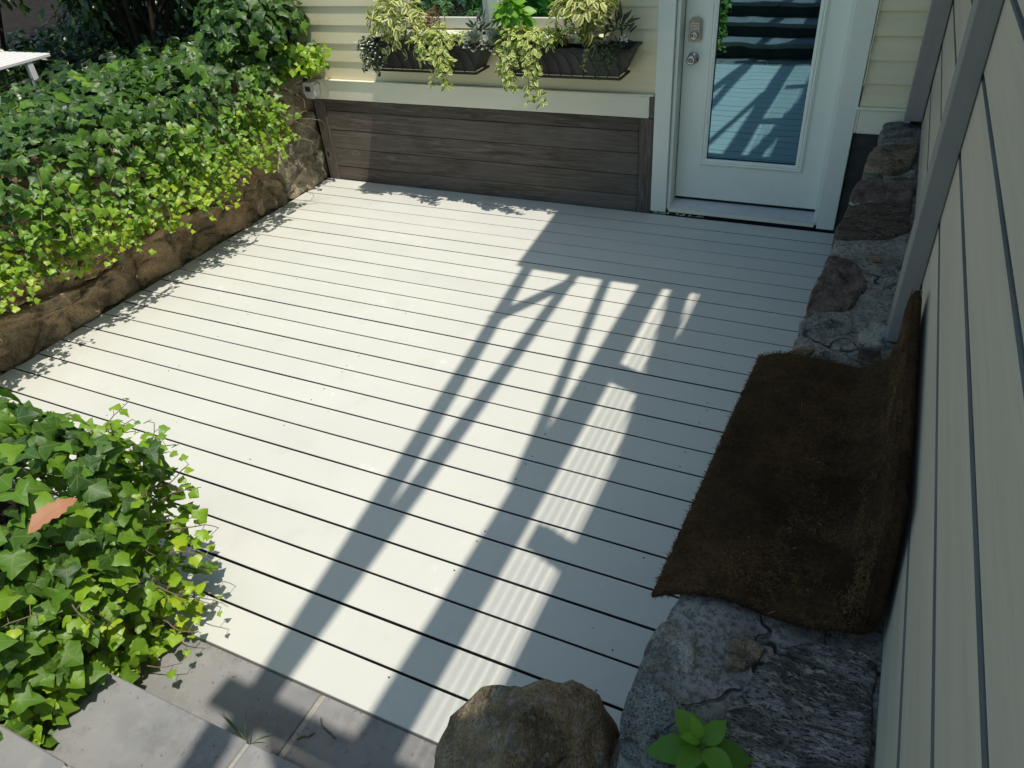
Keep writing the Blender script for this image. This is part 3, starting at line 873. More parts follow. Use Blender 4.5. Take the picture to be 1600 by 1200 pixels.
for j in range(ny + 1):
    y = 0.19 - 5.6 * j / ny
    for i in range(nz_ + 1):
        z = -0.10 + 1.0 * i / nz_
        V.append((-3.826 + 0.014 * fbm(y * 6, z * 6, 1), y, z))
for j in range(ny):
    for i in range(nz_):
        a = j * (nz_ + 1) + i
        F.append((a, a + 1, a + nz_ + 2, a + nz_ + 1))
core.add(V, F).build('mortar', M['stoneL3'], lw, True)
for k, (nm, poly) in enumerate(LS.items()):
    stone(poly, 'x', 0.030 if nm in 'ABDEF' else 0.022, -3.828, M['stoneL2' if nm in 'DF' else 'stoneL'], lw, 60 + k, 0.030, 0.035, -0.025)

# planter wall in the left foreground (carries the near ivy)
pw = empty('stone_wall', (-2.4, -4.2, -0.03), 'dark stone planter wall beside the bluestone steps, buried under the nearest ivy', 'wall')
MB().box(-3.80, -1.90, -5.7, -3.50, -0.10, 0.52).build('mortar', M['dark'], pw)
MB().box(-3.78, -1.93, -5.68, -3.53, 0.523, 0.56).build('soil', M['soil'], pw)
for row, (z0, z1) in enumerate(((-0.03, 0.16), (0.17, 0.34), (0.35, 0.52))):
    y = -3.47
    while y > -5.6:
        L = rng.uniform(0.25, 0.45)
        stone([(y, z0), (y - L + 0.02, z0), (y - L + 0.02, z1 - 0.01), (y, z1 - 0.01)], 'x', 0.05, -1.905, M['stoneBrown' if rng.random() < .5 else 'stoneL'], pw, int(y * 100) + row * 7, 0.015, 0.05)
        y -= L
    x = -1.88
    while x > -3.7:
        L = rng.uniform(0.25, 0.45)
        m = MB().box(x - L + 0.02, x, -3.55, -3.465, z0, z1 - 0.01, 0.02)
        m.build('stone', M['stoneL'], pw)
        x -= L

# ------------------------------------------------------------------ house
house = empty('house', (-1.7, 0.25, 0), 'cream clapboard house wall with glazed door, window and weathered wooden skirting', 'house')
MB().box(-3.86, 0.9, 0.205, 0.215, -0.30, 2.7).build('sheathing', M['dark'], house) if False else None
# sheathing in pieces round the openings (door X -1.12..-0.2, window)
for (x0, x1, z0, z1) in ((-3.785, -1.125, -0.3, 1.09), (-3.785, -2.98, 1.09, 4.4), (-1.50, -1.125, 1.09, 4.4), (-2.98, -1.50, 2.20, 4.4), (-0.20, 2.5, -0.3, 4.4), (-1.125, -0.20, 2.16, 4.4)):
    MB().box(x0, x1, 0.192, 0.30, z0, z1).build('wall', M['dark'] if x0 > -0.3 else M['clap'], house)
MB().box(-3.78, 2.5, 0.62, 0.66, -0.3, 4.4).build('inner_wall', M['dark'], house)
MB().box(-3.80, -3.786, 0.192, 5.0, -0.3, 4.4).build('side_wall', M['clap'], house)
MB().box(-3.83, -3.792, 0.150, 0.1915, 0.7435, 4.4, 0.003).build('corner_board', M['trim'], house)
# weathered skirting planks
zs = [0.0, 0.105, 0.243, 0.382, 0.520, 0.602]
for i in range(5):
    z0 = zs[i] + (0.0 if i else -0.02); z1 = zs[i + 1] - 0.0035
    MB().box(-1.19, 1.19, -0.011, 0.011, -(z1 - z0) / 2, (z1 - z0) / 2, 0.002).build('plank', M['wood'], house, loc=(-2.502, 0.174 - 0.001 * (i % 2), (z0 + z1) / 2))
def vpost(x0, x1, y0, y1, z0, z1, nm, mat):
    # built lying so that the grain runs along the length
    L = z1 - z0
    o = MB().box(-L / 2, L / 2, -(y1 - y0) / 2, (y1 - y0) / 2, -(x1 - x0) / 2, (x1 - x0) / 2, 0.002).build(nm, mat, house, loc=((x0 + x1) / 2, (y0 + y1) / 2, (z0 + z1) / 2))
    o.rotation_euler = (0, math.radians(-90), 0)
    return o
vpost(-3.782, -3.695, 0.150, 0.188, -0.02, 0.602, 'skirting_post', M['wood'])
vpost(-1.308, -1.219, 0.152, 0.188, -0.02, 0.602, 'skirting_post', M['wood'])
vpost(-1.247, -1.219, 0.158, 0.188, 0.6035, 0.74, 'skirting_block', M['wood'])
# trim band with drip cap
MB().box(-3.785, -1.2485, 0.150, 0.190, 0.604, 0.732, 0.003).build('trim_band', M['trim'], house)
MB().box(-3.785, -1.221, 0.142, 0.190, 0.7335, 0.742, 0.002).build('drip_cap', M['trim'], house)
MB().box(-0.092, 0.16, 0.152, 0.190, 0.59, 0.716, 0.003).build('trim_band', M['trim'], house)
MB().box(-0.110, -0.094, 0.155, 0.190, 0.59, 0.716, 0.002).build('trim_block', M['trim'], house)
MB().box(-0.108, 0.16, 0.140, 0.190, 0.718, 0.730, 0.002).build('drip_cap', M['trim'], house)
MB().box(-0.115, 0.4, 0.178, 0.191, -0.20, 0.588).build('foundation', M['dark'], house)
# clapboards, one object per course
def clap(x0, x1, z0, e=0.1165, ex=0.0):
    prof = [(0.1845, z0 + e + 0.012), (0.1905, z0 + e + 0.012), (0.1905, z0), (0.1755 - ex, z0), (0.1750 - ex, z0 + 0.003)]
    prof = [(y - 0.18, z - z0) for y, z in prof]
    L = x1 - x0
    MB().prism(prof, 0, -L / 2, L / 2).build('clapboard', M['clap'], house, loc=((x0 + x1) / 2, 0.18 + 0.0 - 0.006, z0))
e = 0.1165
for k in range(31):
    z = 0.744 + e * k
    zr = 0.7315 + 0.1155 * k
    if zr < 2.4 or True:
        clap(-0.100 + (0.0), 0.165, zr, 0.1155, 0.007)
    if z + e < 1.09: clap(-3.79, -1.218, z)
    elif z < 2.12:
        clap(-3.79, -2.965, z); clap(-1.515, -1.218, z)
    else: clap(-3.79, -1.218, z)
# door casing
for (x0, x1) in ((-1.2165, -1.117), (-0.205, -0.106)):
    MB().box(x0, x1, 0.150, 0.204, 0.018, 2.20, 0.003).build('door_casing', M['casing'], house)
MB().box(-1.2165, -0.106, 0.151, 0.203, 2.2015, 2.31, 0.003).build('door_casing', M['casing'], house)
for (x0, x1) in ((-1.1155, -1.094), (-0.228, -0.2065)):
    MB().box(x0, x1, 0.172, 0.33, 0.03, 2.20, 0.002).build('door_jamb', M['casing'], house)
MB().box(-1.093, -0.229, 0.172, 0.33, 2.175, 2.20, 0.002).build('door_jamb', M['casing'], house)
# threshold
MB().prism([(0.160, 0.034), (0.160, 0.050), (0.30, 0.072), (0.30, 0.02)], 0, -1.105, -0.214).build('threshold', M['sill'], house)
MB().box(-1.10, -0.22, 0.1565, 0.1595, 0.022, 0.046).build('threshold_lip', M['trim'], house)
MB().box(-1.10, -0.22, 0.168, 0.24, -0.02, 0.0335).build('threshold_gap', M['rubber'], house)
# torn silver flashing under the sill
fl = MB()
for x in np.arange(-1.19, -0.87, 0.02):
    a = rng.uniform(0.004, 0.018)
    fl.add([(x, 0.153, 0.006), (x + 0.022, 0.150, 0.006 + a * 0.3), (x + 0.018, 0.146 + rng.uniform(0, 0.006), 0.006 + a), (x + 0.002, 0.150, 0.005 + a * .8)], [(0, 1, 2, 3)])
fl.build('flashing', M['nickel'], house)
# door slab with a glazed light
DY = 0.268
door = MB()
sx0, sx1, sz0, sz1 = -1.089, -0.233, 0.088, 2.165
gx0, gx1, gz0, gz1 = -0.918, -0.372, 0.335, 1.985
for (a, b, c, d) in ((sx0, gx0, sz0, sz1), (gx1, sx1, sz0, sz1)):
    door.box(a, b, DY, DY + 0.04, c, d)
door.box(gx0, gx1, DY, DY + 0.04, sz0, gz0); door.box(gx0, gx1, DY, DY + 0.04, gz1, sz1)
door = door.build('door', M['door'], house)
MB().box(gx0 - 0.003, gx1 + 0.003, DY + 0.012, DY + 0.020, gz0 - 0.003, gz1 + 0.003).build('pane', M['glass'], door)
def bead(x0, x1, z0, z1, w, y0, nm, mat, par):
    """moulded picture frame: mitred profile swept round an opening"""
    profile = [(0.0, 0.0), (0.0, 0.008), (0.35 * w, 0.013), (0.5 * w, 0.009), (0.65 * w, 0.014), (0.92 * w, 0.006), (w, 0.0)]
    corners = [(x0, z0, -1, -1), (x1, z0, 1, -1), (x1, z1, 1, 1), (x0, z1, -1, 1)]
    V = []; F = []
    n = len(profile)
    for (x, z, sx, sz) in corners:
        for (o_, h) in profile: V.append((x + sx * o_, y0 - h, z + sz * o_))
    for c in range(4):
        c2 = (c + 1) % 4
        for i in range(n - 1): F.append((c * n + i, c2 * n + i, c2 * n + i + 1, c * n + i + 1))
    return MB().add(V, F).build(nm, mat, par)
bead(gx0 + 0.012, gx1 - 0.012, gz0 + 0.012, gz1 - 0.012, 0.046, DY - 0.0005, 'glazing_bead', M['door'], door)
MB().box(sx0 + 0.002, sx1 - 0.002, DY + 0.004, DY + 0.038, 0.072, 0.086).build('door_sweep', M['rubber'], door)
# knob and keypad lock
MX = Matrix.Translation((-1.030, DY, 0.925)) @ Matrix.Rotation(math.radians(90), 4, 'X')
kn = MB().lathe([(0.034, 0.0), (0.034, 0.004), (0.030, 0.010), (0.015, 0.013), (0.012, 0.030), (0.016, 0.036), (0.026, 0.042), (0.029, 0.052), (0.027, 0.062), (0.020, 0.067), (0.013, 0.0675), (0.012, 0.065)], MX, 28).build('knob', M['nickel'], door, True)
MXk = Matrix.Translation((-1.030, DY - 0.0655, 0.925)) @ Matrix.Rotation(math.radians(90), 4, 'X')
MB().lathe([(0.0085, 0), (0.0085, 0.003), (0.007, 0.004)], MXk, 16).build('keyhole', M['bronze'], door)
kx, kz = -1.028, 1.078
outl = [(-0.036, -0.055), (-0.026, -0.064), (0.026, -0.064), (0.036, -0.055), (0.036, 0.045), (0.024, 0.058), (0.010, 0.064), (-0.010, 0.064), (-0.024, 0.058), (-0.036, 0.045)]
lock = MB().prism([(kx + a, kz + b) for a, b in outl], 1, DY - 0.020, DY + 0.002).build('keypad_lock', M['bronze'], door)
inn = [(a * 0.84, b * 0.88) for a, b in outl]
MB().prism([(kx + a, kz + b) for a, b in inn], 1, DY - 0.0235, DY - 0.0205).build('keypad_plate', M['nickel'], door)
bt = MB().box(-0.0042, 0.0042, -0.003, 0.003, -0.0036, 0.0036, 0.001).mesh('button'); bt.materials.append(M['white'])
for r_ in range(3):
    for c_ in range(4):
        link('button', bt, None, door, loc=(kx - 0.018 + 0.012 * c_, DY - 0.0245, kz + 0.034 - 0.0125 * r_))
MXl = Matrix.Translation((kx, DY - 0.0205, kz - 0.030)) @ Matrix.Rotation(math.radians(90), 4, 'X')
MB().lathe([(0.025, 0.0), (0.024, 0.012), (0.019, 0.017), (0.011, 0.018), (0.010, 0.015)], MXl, 22).build('lock_cylinder', M['nickel'], door, True)
# loose caulk line beside the right casing
pts = [(-0.1015 + 0.004 * fbm(z * 6, 0.2), 0.1500, z) for z in np.linspace(0.84, 1.6, 26)]
MB().tube(pts, 0.0026, 5).build('caulk_strip', M['trim'], house)
# window
win = MB()
wx0, wx1, wz0, wz1 = -2.965, -1.515, 1.085, 2.12
for (a, b, c, d) in ((wx0, wx0 + 0.07, wz0, wz1), (wx1 - 0.07, wx1, wz0, wz1), (-2.275, -2.205, wz0, wz1)):
    win.box(a, b, 0.150, 0.22, c, d, 0.003)
win.box(wx0 + 0.0705, -2.2755, 0.151, 0.22, wz1 - 0.07, wz1 - 0.001, 0.003); win.box(-2.2045, wx1 - 0.0705, 0.151, 0.22, wz1 - 0.07, wz1 - 0.001, 0.003)
win = win.build('window', M['window'], house)
sill = MB().prism([(0.095, 1.028), (0.095, 1.056), (0.205, 1.083), (0.205, 1.028)], 0, wx0 - 0.02, wx1 + 0.02).build('sill', M['window'], win)
MB().box(wx0 - 0.005, wx1 + 0.005, 0.150, 0.172, 0.97, 1.0265, 0.002).build('apron', M['trim'], win)
for (a, b) in ((wx0 + 0.0715, -2.2765), (-2.2035, wx1 - 0.0715)):
    s_ = MB()
    s_.box(a, a + 0.045, 0.170, 0.205, 1.087, wz1 - 0.072, 0.003); s_.box(b - 0.045, b, 0.170, 0.205, 1.087, wz1 - 0.072, 0.003)
    s_.box(a + 0.0455, b - 0.0455, 0.171, 0.204, 1.087, 1.150, 0.003); s_.box(a + 0.0455, b - 0.0455, 0.171, 0.204, wz1 - 0.118, wz1 - 0.073, 0.003)
    s_ = s_.build('sash', M['window'], win)
    MB().box(a + 0.043, b - 0.043, 0.184, 0.192, 1.148, wz1 - 0.116).build('pane', M['glass'], win)

# outdoor thermometer / outlet box on the band's left end
tb = empty('thermometer_box', (-3.745, 0.14, 0.62), 'small white plastic box with grey display at the left end of the trim band', 'weather gauge')
MB().prism([(-3.785, 0.655), (-3.775, 0.628), (-3.715, 0.622), (-3.690, 0.645), (-3.690, 0.715), (-3.705, 0.735), (-3.775, 0.735), (-3.785, 0.722)], 1, 0.075, 0.1405).build('case', M['white'], tb)
MB().box(-3.768, -3.722, 0.0735, 0.0745, 0.672, 0.708).build('display', M['lcd'], tb)
MB().box(-3.752, -3.735, 0.072, 0.0745, 0.640, 0.652, 0.001).build('button', M['white'], tb)

# ------------------------------------------------------------------ slat fence on the right, with rail above
fence = empty('slat_fence', (0.22, -2.4, 0.66), 'tall grey horizontal board fence standing on the low stone wall', 'fence')
zb = 0.667
gaps = [0.862 + 0.1945 * i for i in range(10)] + [2.865]
for i, g in enumerate(gaps):
    z1 = g - 0.0065; h = z1 - zb
    bo = MB().box(-0.0095, 0.0095, -2.72, 2.72, -h / 2, h / 2, 0.0035).build('board', M['fence'], fence, loc=(0.2225 + rng.uniform(-0.0008, 0.0008), -2.585, (zb + z1) / 2))
    bo.data.materials.append(M['algae'])
    for pf in bo.data.polygons:
        if pf.normal.z > 0.5: pf.material_index = 1
    zb = g + 0.0065
MB().box(-0.027, 0.027, -0.07, 0.07, -1.39, 1.39, 0.003).build('post', M['post'], fence, loc=(0.1845, -1.99, 0.662 + 1.39))
MB().box(-0.042, 0.042, -0.045, 0.045, -1.37, 1.37, 0.003).build('post', M['post'], fence, loc=(0.166, 0.085, 0.702 + 1.37))
for y in (-3.04, -4.1, -0.92):
    MB().box(-0.027, 0.027, -0.06, 0.06, -1.25, 1.25, 0.003).build('post', M['post'], fence, loc=(0.262, y, 0.94 + 1.25))
rail = MB().prism([(0.062, 0.12), (0.192, 0.12), (0.232, -5.0), (0.10, -5.0)], 2, 3.446, 3.486)
rail.build('cap_rail', M['post'], fence)
for i in range(5):
    z = 2.94 + 0.108 * i
    MB().tube([(0.225, 0.03, z), (0.225, -5.0, z)], 0.0045, 6).build('cable', M['cable'], fence)

# ------------------------------------------------------------------ balcony and timber frame overhead (its shadow lies on the deck)
bal = empty('balcony', (0.2, -0.4, 2.75), 'grey timber balcony frame over the door, casting the barred shadow on the deck', 'balcony')
def up(xs, ys, z): return (xs + KX * z, ys + KY * z)
zt = 3.50; zl = 3.32
pl = [up(-1.865, 0.07, zt), up(-1.755, -0.76, zt), up(0.4, -0.79, zl), up(0.4, 0.40, zl)]
pl[1] = (pl[1][0], up(0, -0.79, zl)[1])
pl = [(pl[0][0] , 0.13), pl[1], (1.3, pl[1][1]), (1.3, 0.13)]
MB().prism(pl, 2, zl, zt).build('platform', M['beam'], bal)
Z = 3.62
for i in range(7):
    MB().box(0.296 + 0.15 * i, 0.441 + 0.15 * i, -5.2, -1.62, 2.79, 2.83, 0.003).build('shade_walkway_board', M['beam'], bal)  # unseen walkway, added to block the sun behind the fence gaps
def beam(p, q, wp, wq, nm='beam', z=Z, t=0.05, par=bal):
    a = Vector(up(*p, z)); b = Vector(up(*q, z))
    d = (b - a).normalized(); n_ = Vector((-d.y, d.x))
    k = abs(n_.dot(Vector((KX, KY)))) * t
    wa = max(0.02, wp - k) / 2; wb = max(0.02, wq - k) / 2
    poly = [tuple(a + n_ * wa), tuple(b + n_ * wb), tuple(b - n_ * wb), tuple(a - n_ * wa)]
    MB().prism(poly, 2, z - t / 2, z + t / 2).build(nm, M['beam'], par)
beam((-1.685, -0.70), (-1.30, -3.75), 0.070, 0.100)
beam((-1.30, -3.70), (-1.21, -4.6), 0.10, 0.11, z=Z + 0.055)
beam((-1.385, -0.70), (-1.325, -3.55), 0.060, 0.095, z=Z - 0.055)
beam((-1.20, -0.70), (-0.985, -2.45), 0.058, 0.058)
beam((-0.785, -0.70), (-0.60, -2.40), 0.104, 0.104)
beam((-1.62, -1.37), (-1.37, -0.86), 0.085, 0.075, 'brace', z=Z + 0.055)
beam((-1.46, -3.56), (-0.10, -3.60), 0.105, 0.105, 'crossbeam', z=Z + 0.11)
for (x, y) in ((-1.66, -0.72), (-1.38, -0.72), (-1.18, -0.72), (-0.77, -0.72)):
    a = up(x, y, Z); 
    MB().box(a[0] - 0.03, a[0] + 0.03, a[1] + 0.03, a[1] + 0.09, zt, Z + 0.05).build('baluster', M['beam'], bal)
a = [up(-1.22, -3.63, Z), up(-1.04, -3.76, Z), up(-0.95, -3.98, Z), up(0.30, -3.98, Z), up(0.30, -3.63, Z)]
MB().prism(a, 2, Z - 0.02, Z + 0.02).build('shade_plate', M['beam'], bal)  # unseen plate, added and shaped to shade the first step

# ------------------------------------------------------------------ coir mat draped on the wall top and up the fence
mat_o = empty('coir_mat', (0.0, -2.75, 0.68), 'dark brown coir doormat lying on the stone wall, curled up against the fence', 'doormat')
def mat_pt(s, t, h=0.0):
    """s 0..1 across (deck edge -> fence), t 0..1 along (far -> near)"""
    W = 0.60
    far = Vector((-0.185, -2.275)); near = Vector((-0.243, -3.215))
    sx = far.x + (near.x - far.x) * t
    y = far.y + (near.y - far.y) * t
    flat = 0.405 + (-0.185 - sx) + 0.02 * math.sin(3 * t) - 0.03 * t
    rad = 0.12
    d = s * W
    lift = 0.006 + 0.006 * math.sin(5 * t + 4 * s)
    drop = 0
    flat_end = 0.185 - rad - sx
    if d < flat_end:
        x = sx + d; z = 0.675 + lift; nx_, nz2 = 0, 1
        if x < -0.10: z -= 0.9 * (-0.10 - x) ** 1.6
    else:
        a = (d - flat_end) / rad
        if a < math.pi / 2:
            x = 0.185 - rad + rad * math.sin(a); z = 0.675 + lift + rad - rad * math.cos(a); nx_, nz2 = -math.sin(a), math.cos(a)
        else:
            x = 0.185; z = 0.675 + lift + rad + (d - flat_end - rad * math.pi / 2); nx_, nz2 = -1, 0
            x += 0.012 * (z - 0.76)
    if s > 0.6 and t > 0.86: z -= (s - 0.6) * (t - 0.86) * 3.2          # near corner sags
    y += 0.012 * math.sin(9 * s) + (0.03 * (s - 0.5) if t > 0.5 else 0.0)
    n_ = Vector((nx_, 0, nz2))
    return Vector((x, y, z)) + n_ * h, n_
ns, nt = 44, 56
V = []; F = []
for side in (0, 1):
    for i in range(ns + 1):
        for j in range(nt + 1):
            s = i / ns; t = j / nt
            eg = min(1.0, min(s, 1 - s) * 0.625 / 0.014, min(t, 1 - t) * 0.94 / 0.014) ** 0.5
            p, n_ = mat_pt(s, t, (0.015 if side == 0 else -0.013) * (0.45 + 0.55 * eg))
            if side == 0: p += n_ * (0.0035 * fbm(s * 30, t * 40, 3) + 0.006 * fbm(s * 6, t * 8, 1))
            if i in (0, ns) or j in (0, nt): p += Vector((fbm(t * 40, s * 40, 9), fbm(t * 40, s * 40, 19), 0)) * 0.006
            V.append(p)
o2 = (ns + 1) * (nt + 1)
for i in range(ns):
    for j in range(nt):
        a = i * (nt + 1) + j
        F.append((a, a + 1, a + nt + 2, a + nt + 1)); F.append((o2 + a, o2 + a + nt + 1, o2 + a + nt + 2, o2 + a + 1))
rim = [(i, 0) for i in range(ns)] + [(ns, j) for j in range(nt)] + [(i, nt) for i in range(ns, 0, -1)] + [(0, j) for j in range(nt, 0, -1)]
for k in range(len(rim)):
    a = rim[k][0] * (nt + 1) + rim[k][1]; b = rim[(k + 1) % len(rim)]; b = b[0] * (nt + 1) + b[1]
    F.append((a, b, o2 + b, o2 + a))
MB().add(V, F).build('pad', M['coir'], mat_o, True)
FV = []; FF = []; FT = []
for k in range(42000):
    edgef = rng.random() < 0.16
    s = rng.random(); t = rng.random()
    if edgef:
        e_ = rng.randrange(4)
        if e_ == 0: s = rng.uniform(-0.004, 0.012)
        elif e_ == 1: s = 1 - rng.uniform(-0.004, 0.02)
        elif e_ == 2: t = rng.uniform(-0.004, 0.008)
        else: t = 1 - rng.uniform(-0.004, 0.012)
    p, n_ = mat_pt(min(1, max(0, s)), min(1, max(0, t)), 0.0135 + (rng.uniform(-0.026, 0) if edgef else 0))
    ang = rng.uniform(0, 6.28); L = rng.uniform(0.006, 0.019) * (0.6 if edgef else 1)
    tx = Vector((0, 1, 0)); ty = n_.cross(tx)
    d = (tx * math.cos(ang) + ty * math.sin(ang)) * 1.0 + n_ * rng.uniform(0.02, 0.55)
    d.normalize()
    w = d.cross(n_ + rvec(0.3)); 
    if w.length < 1e-3: continue
    w = w.normalized() * rng.uniform(0.0004, 0.0009)
    bend = n_ * (-0.25 * L) + rvec(0.12) * L
    n0 = len(FV)
    FV += [tuple(p - w), tuple(p + w), tuple(p + d * L * .55 + w * .8), tuple(p + d * L * .55 - w * .8), tuple(p + d * L + bend)]
    FF += [(n0, n0 + 1, n0 + 2, n0 + 3), (n0 + 3, n0 + 2, n0 + 4)]
    tn = min(0.93, max(0, rng.gauss(0.38 + 0.45 * fbm(s * 3, t * 4, 8) + (0.28 if 0.62 < s < 0.9 else 0), 0.13))) if rng.random() > 0.0015 else 1.0
    FT += [tn] * 5
me = bpy.data.meshes.new('coir_fibres'); me.from_pydata(FV, [], FF)
at = me.attributes.new('tone', 'FLOAT', 'POINT'); at.data.foreach_set('value', FT)
link('coir_fibres', me, M['fibre'], mat_o, None, 'stuff')

# ------------------------------------------------------------------ window boxes
def window_box(x0, x1, label):
    yb, yf = 0.148, -0.065
    zt_, zb_ = 1.035, 0.872
    t = empty('window_box', ((x0 + x1) / 2, 0.04, zb_), label, 'planter', 'black window boxes under the window')
    ins = 0.07
    b = MB()
    # liner: open trough, tapered
    def ring(dx, y_f, y_b, z): return [(x0 + dx, y_f, z), (x1 - dx, y_f, z), (x1 - dx, y_b, z), (x0 + dx, y_b, z)]
    rings = [ring(ins + 0.012, yf + 0.030, yb - 0.02, zb_ + 0.012), ring(0.012, yf + 0.010, yb - 0.006, zt_ - 0.012), ring(0.0, yf, yb, zt_ - 0.012), ring(0.0, yf, yb, zt_), ring(0.016, yf + 0.016, yb - 0.016, zt_), ring(0.02, yf + 0.02, yb - 0.02, zt_ - 0.03)]
    V = [p for r in rings for p in r]; F = [(0, 1, 2, 3)]
    for i in range(len(rings) - 1):
        for k in range(4):
            k2 = (k + 1) % 4
            F.append((i * 4 + k, i * 4 + k2, i * 4 + 4 + k2, i * 4 + 4 + k))
    b.add(V, F).build('liner', M['plastic'], t)
    # soil
    sm_ = MB(); sm_.add([(x0 + 0.019, yf + 0.019, zt_ - 0.028), (x1 - 0.019, yf + 0.019, zt_ - 0.028), (x1 - 0.019, yb - 0.019, zt_ - 0.028), (x0 + 0.019, yb - 0.019, zt_ - 0.028)], [(0, 1, 2, 3)])
    sm_.build('soil', M['soil'], t)
    # iron cage
    def fy(z): return yf - 0.006 + (0.030 + 0.0) * (zt_ - z) / (zt_ - zb_) * 0.9
    MB().box(x0 + ins - 0.004, x1 - ins + 0.004, fy(zb_) - 0.006, fy(zb_) + 0.006, zb_ - 0.004, zb_ + 0.008).build('bottom_bar', M['iron'], t)
    MB().box(x0 + ins - 0.004, x1 - ins + 0.004, yb - 0.022, yb - 0.010, zb_ - 0.004, zb_ + 0.008).build('bottom_bar', M['iron'], t)
    for x in (x0 + ins, x1 - ins):
        MB().box(x - 0.006, x + 0.006, fy(zb_) + 0.007, yb - 0.023, zb_ - 0.003, zb_ + 0.007).build('end_bar', M['iron'], t)
    MB().box(x0 - 0.004, x1 + 0.004, yf - 0.012, yf - 0.004, zt_ - 0.014, zt_ - 0.002).build('top_bar', M['iron'], t)
    n = 10
    bw = (x1 - x0 - 2 * ins) / n
    for k in range(n + 1):
        x = x0 + ins + bw * k
        pts = []
        for i in range(9):
            a = i / 8
            z = zb_ + 0.004 + (zt_ - 0.02 - zb_) * (math.sin(a * math.pi / 2) if True else a)
            xx = x - bw * 1.15 * (1 - math.cos(a * math.pi / 2)) * 1.0
            if xx < x0: break
            pts.append((xx, fy(z) - 0.003, z))
        if len(pts) > 2: MB().tube(pts, 0.0034, 5).build('curved_bar', M['iron'], t, True)
    return t
window_box(-3.12, -2.225, 'black window box on the left, holding the grey rosettes at its right end')
window_box(-2.165, -1.30, 'black window box on the right, nearer the door casing')

def cluster(name, label, cat, c, dims, n, mat, shape, size, tones, up=0.6, out=0.8, stems=8, shell=0.45, trail=None, cap=300, jitter=0.45):
    """bushy plant: leaves over an ellipsoid volume around c; trail adds hanging strands"""
    t = empty(name, (c[0], c[1], c[2] - dims[2]), label, cat, 'plants in the window boxes')
    c = Vector(c); L = []
    st = MB()
    for k in range(n):
        d = rvec().normalized(); d.z = abs(d.z) if rng.random() < 0.62 else d.z
        r = shell + (1 - shell) * rng.random() ** 0.5
        p = c + Vector((d.x * dims[0], d.y * dims[1], d.z * dims[2])) * r
        if p.y > 0.135: p.y = 0.135 - rng.uniform(0, 0.04)
        nrm = d * out + Vector((0, 0, up)) + rvec(jitter)
        tip = d + Vector((0, 0, 0.05)) + rvec(jitter)
        L.append((leaf_matrix(p, nrm, tip, rng.uniform(*size)), shape, rng.uniform(*tones), mat))
    base = c - Vector((0, 0, dims[2]))
    for k in range(stems):
        d = rvec().normalized(); d.z = abs(d.z)
        e_ = c + Vector((d.x * dims[0], d.y * dims[1], d.z * dims[2])) * 0.7
        if e_.y > 0.13: e_.y = 0.13
        st.tube([base + Vector((rng.uniform(-.02, .02), rng.uniform(-.02, .02), 0)), (base + e_) / 2 + rvec(0.01), e_], [0.0035, 0.003, 0.0015], 5)
    for (x, y, z, L_, nl) in (trail or []):
        p = Vector((x, y, z)); pts = [p.copy()]
        v = Vector((rng.uniform(-.3, .3), -0.8, 0.2))
        for i in range(nl):
            v = v * 0.72 + Vector((rng.uniform(-.38, .38), rng.uniform(-0.16, 0.12), -0.42))
            p = p + v.normalized() * (L_ / nl); pts.append(p.copy())
            for s in range(4):
                a = rng.uniform(0, 6.28)
                dd = Vector((math.cos(a), -abs(math.sin(a)) * 0.9, rng.uniform(-0.5, 0.7)))
                L.append((leaf_matrix(p + dd * 0.008, dd + Vector((0, -0.4, 0.6)) + rvec(0.45), dd + Vector((0, 0, 0.1)) + rvec(0.3), rng.uniform(*size) * rng.uniform(0.7, 1.05)), shape, rng.uniform(*tones), mat))
        st.tube(pts, 0.002, 4)
    if st.v: st.build('stem', M['gstem'], t)
    place_leaves(L, t, cap)
    return t

# box 1 (left), then box 2
cluster('variegated_sage', 'large cream-edged variegated bush at the left of the left window box', 'plant', (-2.86, 0.01, 1.13), (0.20, 0.14, 0.19), 290, M['sage'], 'sage', (0.045, 0.075), (0.1, 1.0))
t = cluster('white_flowered_trailer', 'small-leaved trailing plant dotted with white flowers over the left box end', 'plant', (-3.03, -0.06, 1.00), (0.10, 0.07, 0.09), 150, M['smallleaf'], 'round', (0.014, 0.026), (0.2, 1.0), trail=[(-3.05, -0.08, 1.02, 0.16, 9), (-2.98, -0.09, 1.02, 0.17, 9), (-3.00, -0.10, 1.02, 0.13, 8), (-2.93, -0.09, 1.02, 0.14, 8), (-2.88, -0.10, 1.03, 0.11, 7), (-3.07, -0.05, 1.02, 0.12, 7)])
pm = MB().lathe([(0.006, 0.0), (0.007, 0.002), (0.004, 0.004)], Matrix(), 6).mesh('flower'); pm.materials.append(M['petal'])
for k in range(46):
    link('flower', pm, None, t, loc=(rng.uniform(-3.10, -2.90), rng.uniform(-0.15, -0.09), rng.uniform(0.87, 1.07)))
cluster('cream_trailing_sedum', 'cream-edged trailing sedum spilling over the left box beside the big bush', 'plant', (-2.66, -0.05, 1.04), (0.085, 0.06, 0.07), 90, M['sedum'], 'sage', (0.03, 0.05), (0.2, 1), trail=[(-2.66, -0.08, 1.05, 0.12, 6), (-2.63, -0.08, 1.05, 0.10, 5)])
cluster('red_plume', 'dark red feathery upright plant between the bush and the sill', 'plant', (-2.60, 0.03, 1.13), (0.04, 0.04, 0.11), 110, M['red'], 'spike', (0.025, 0.04), (0, 1), up=0.2, stems=4)
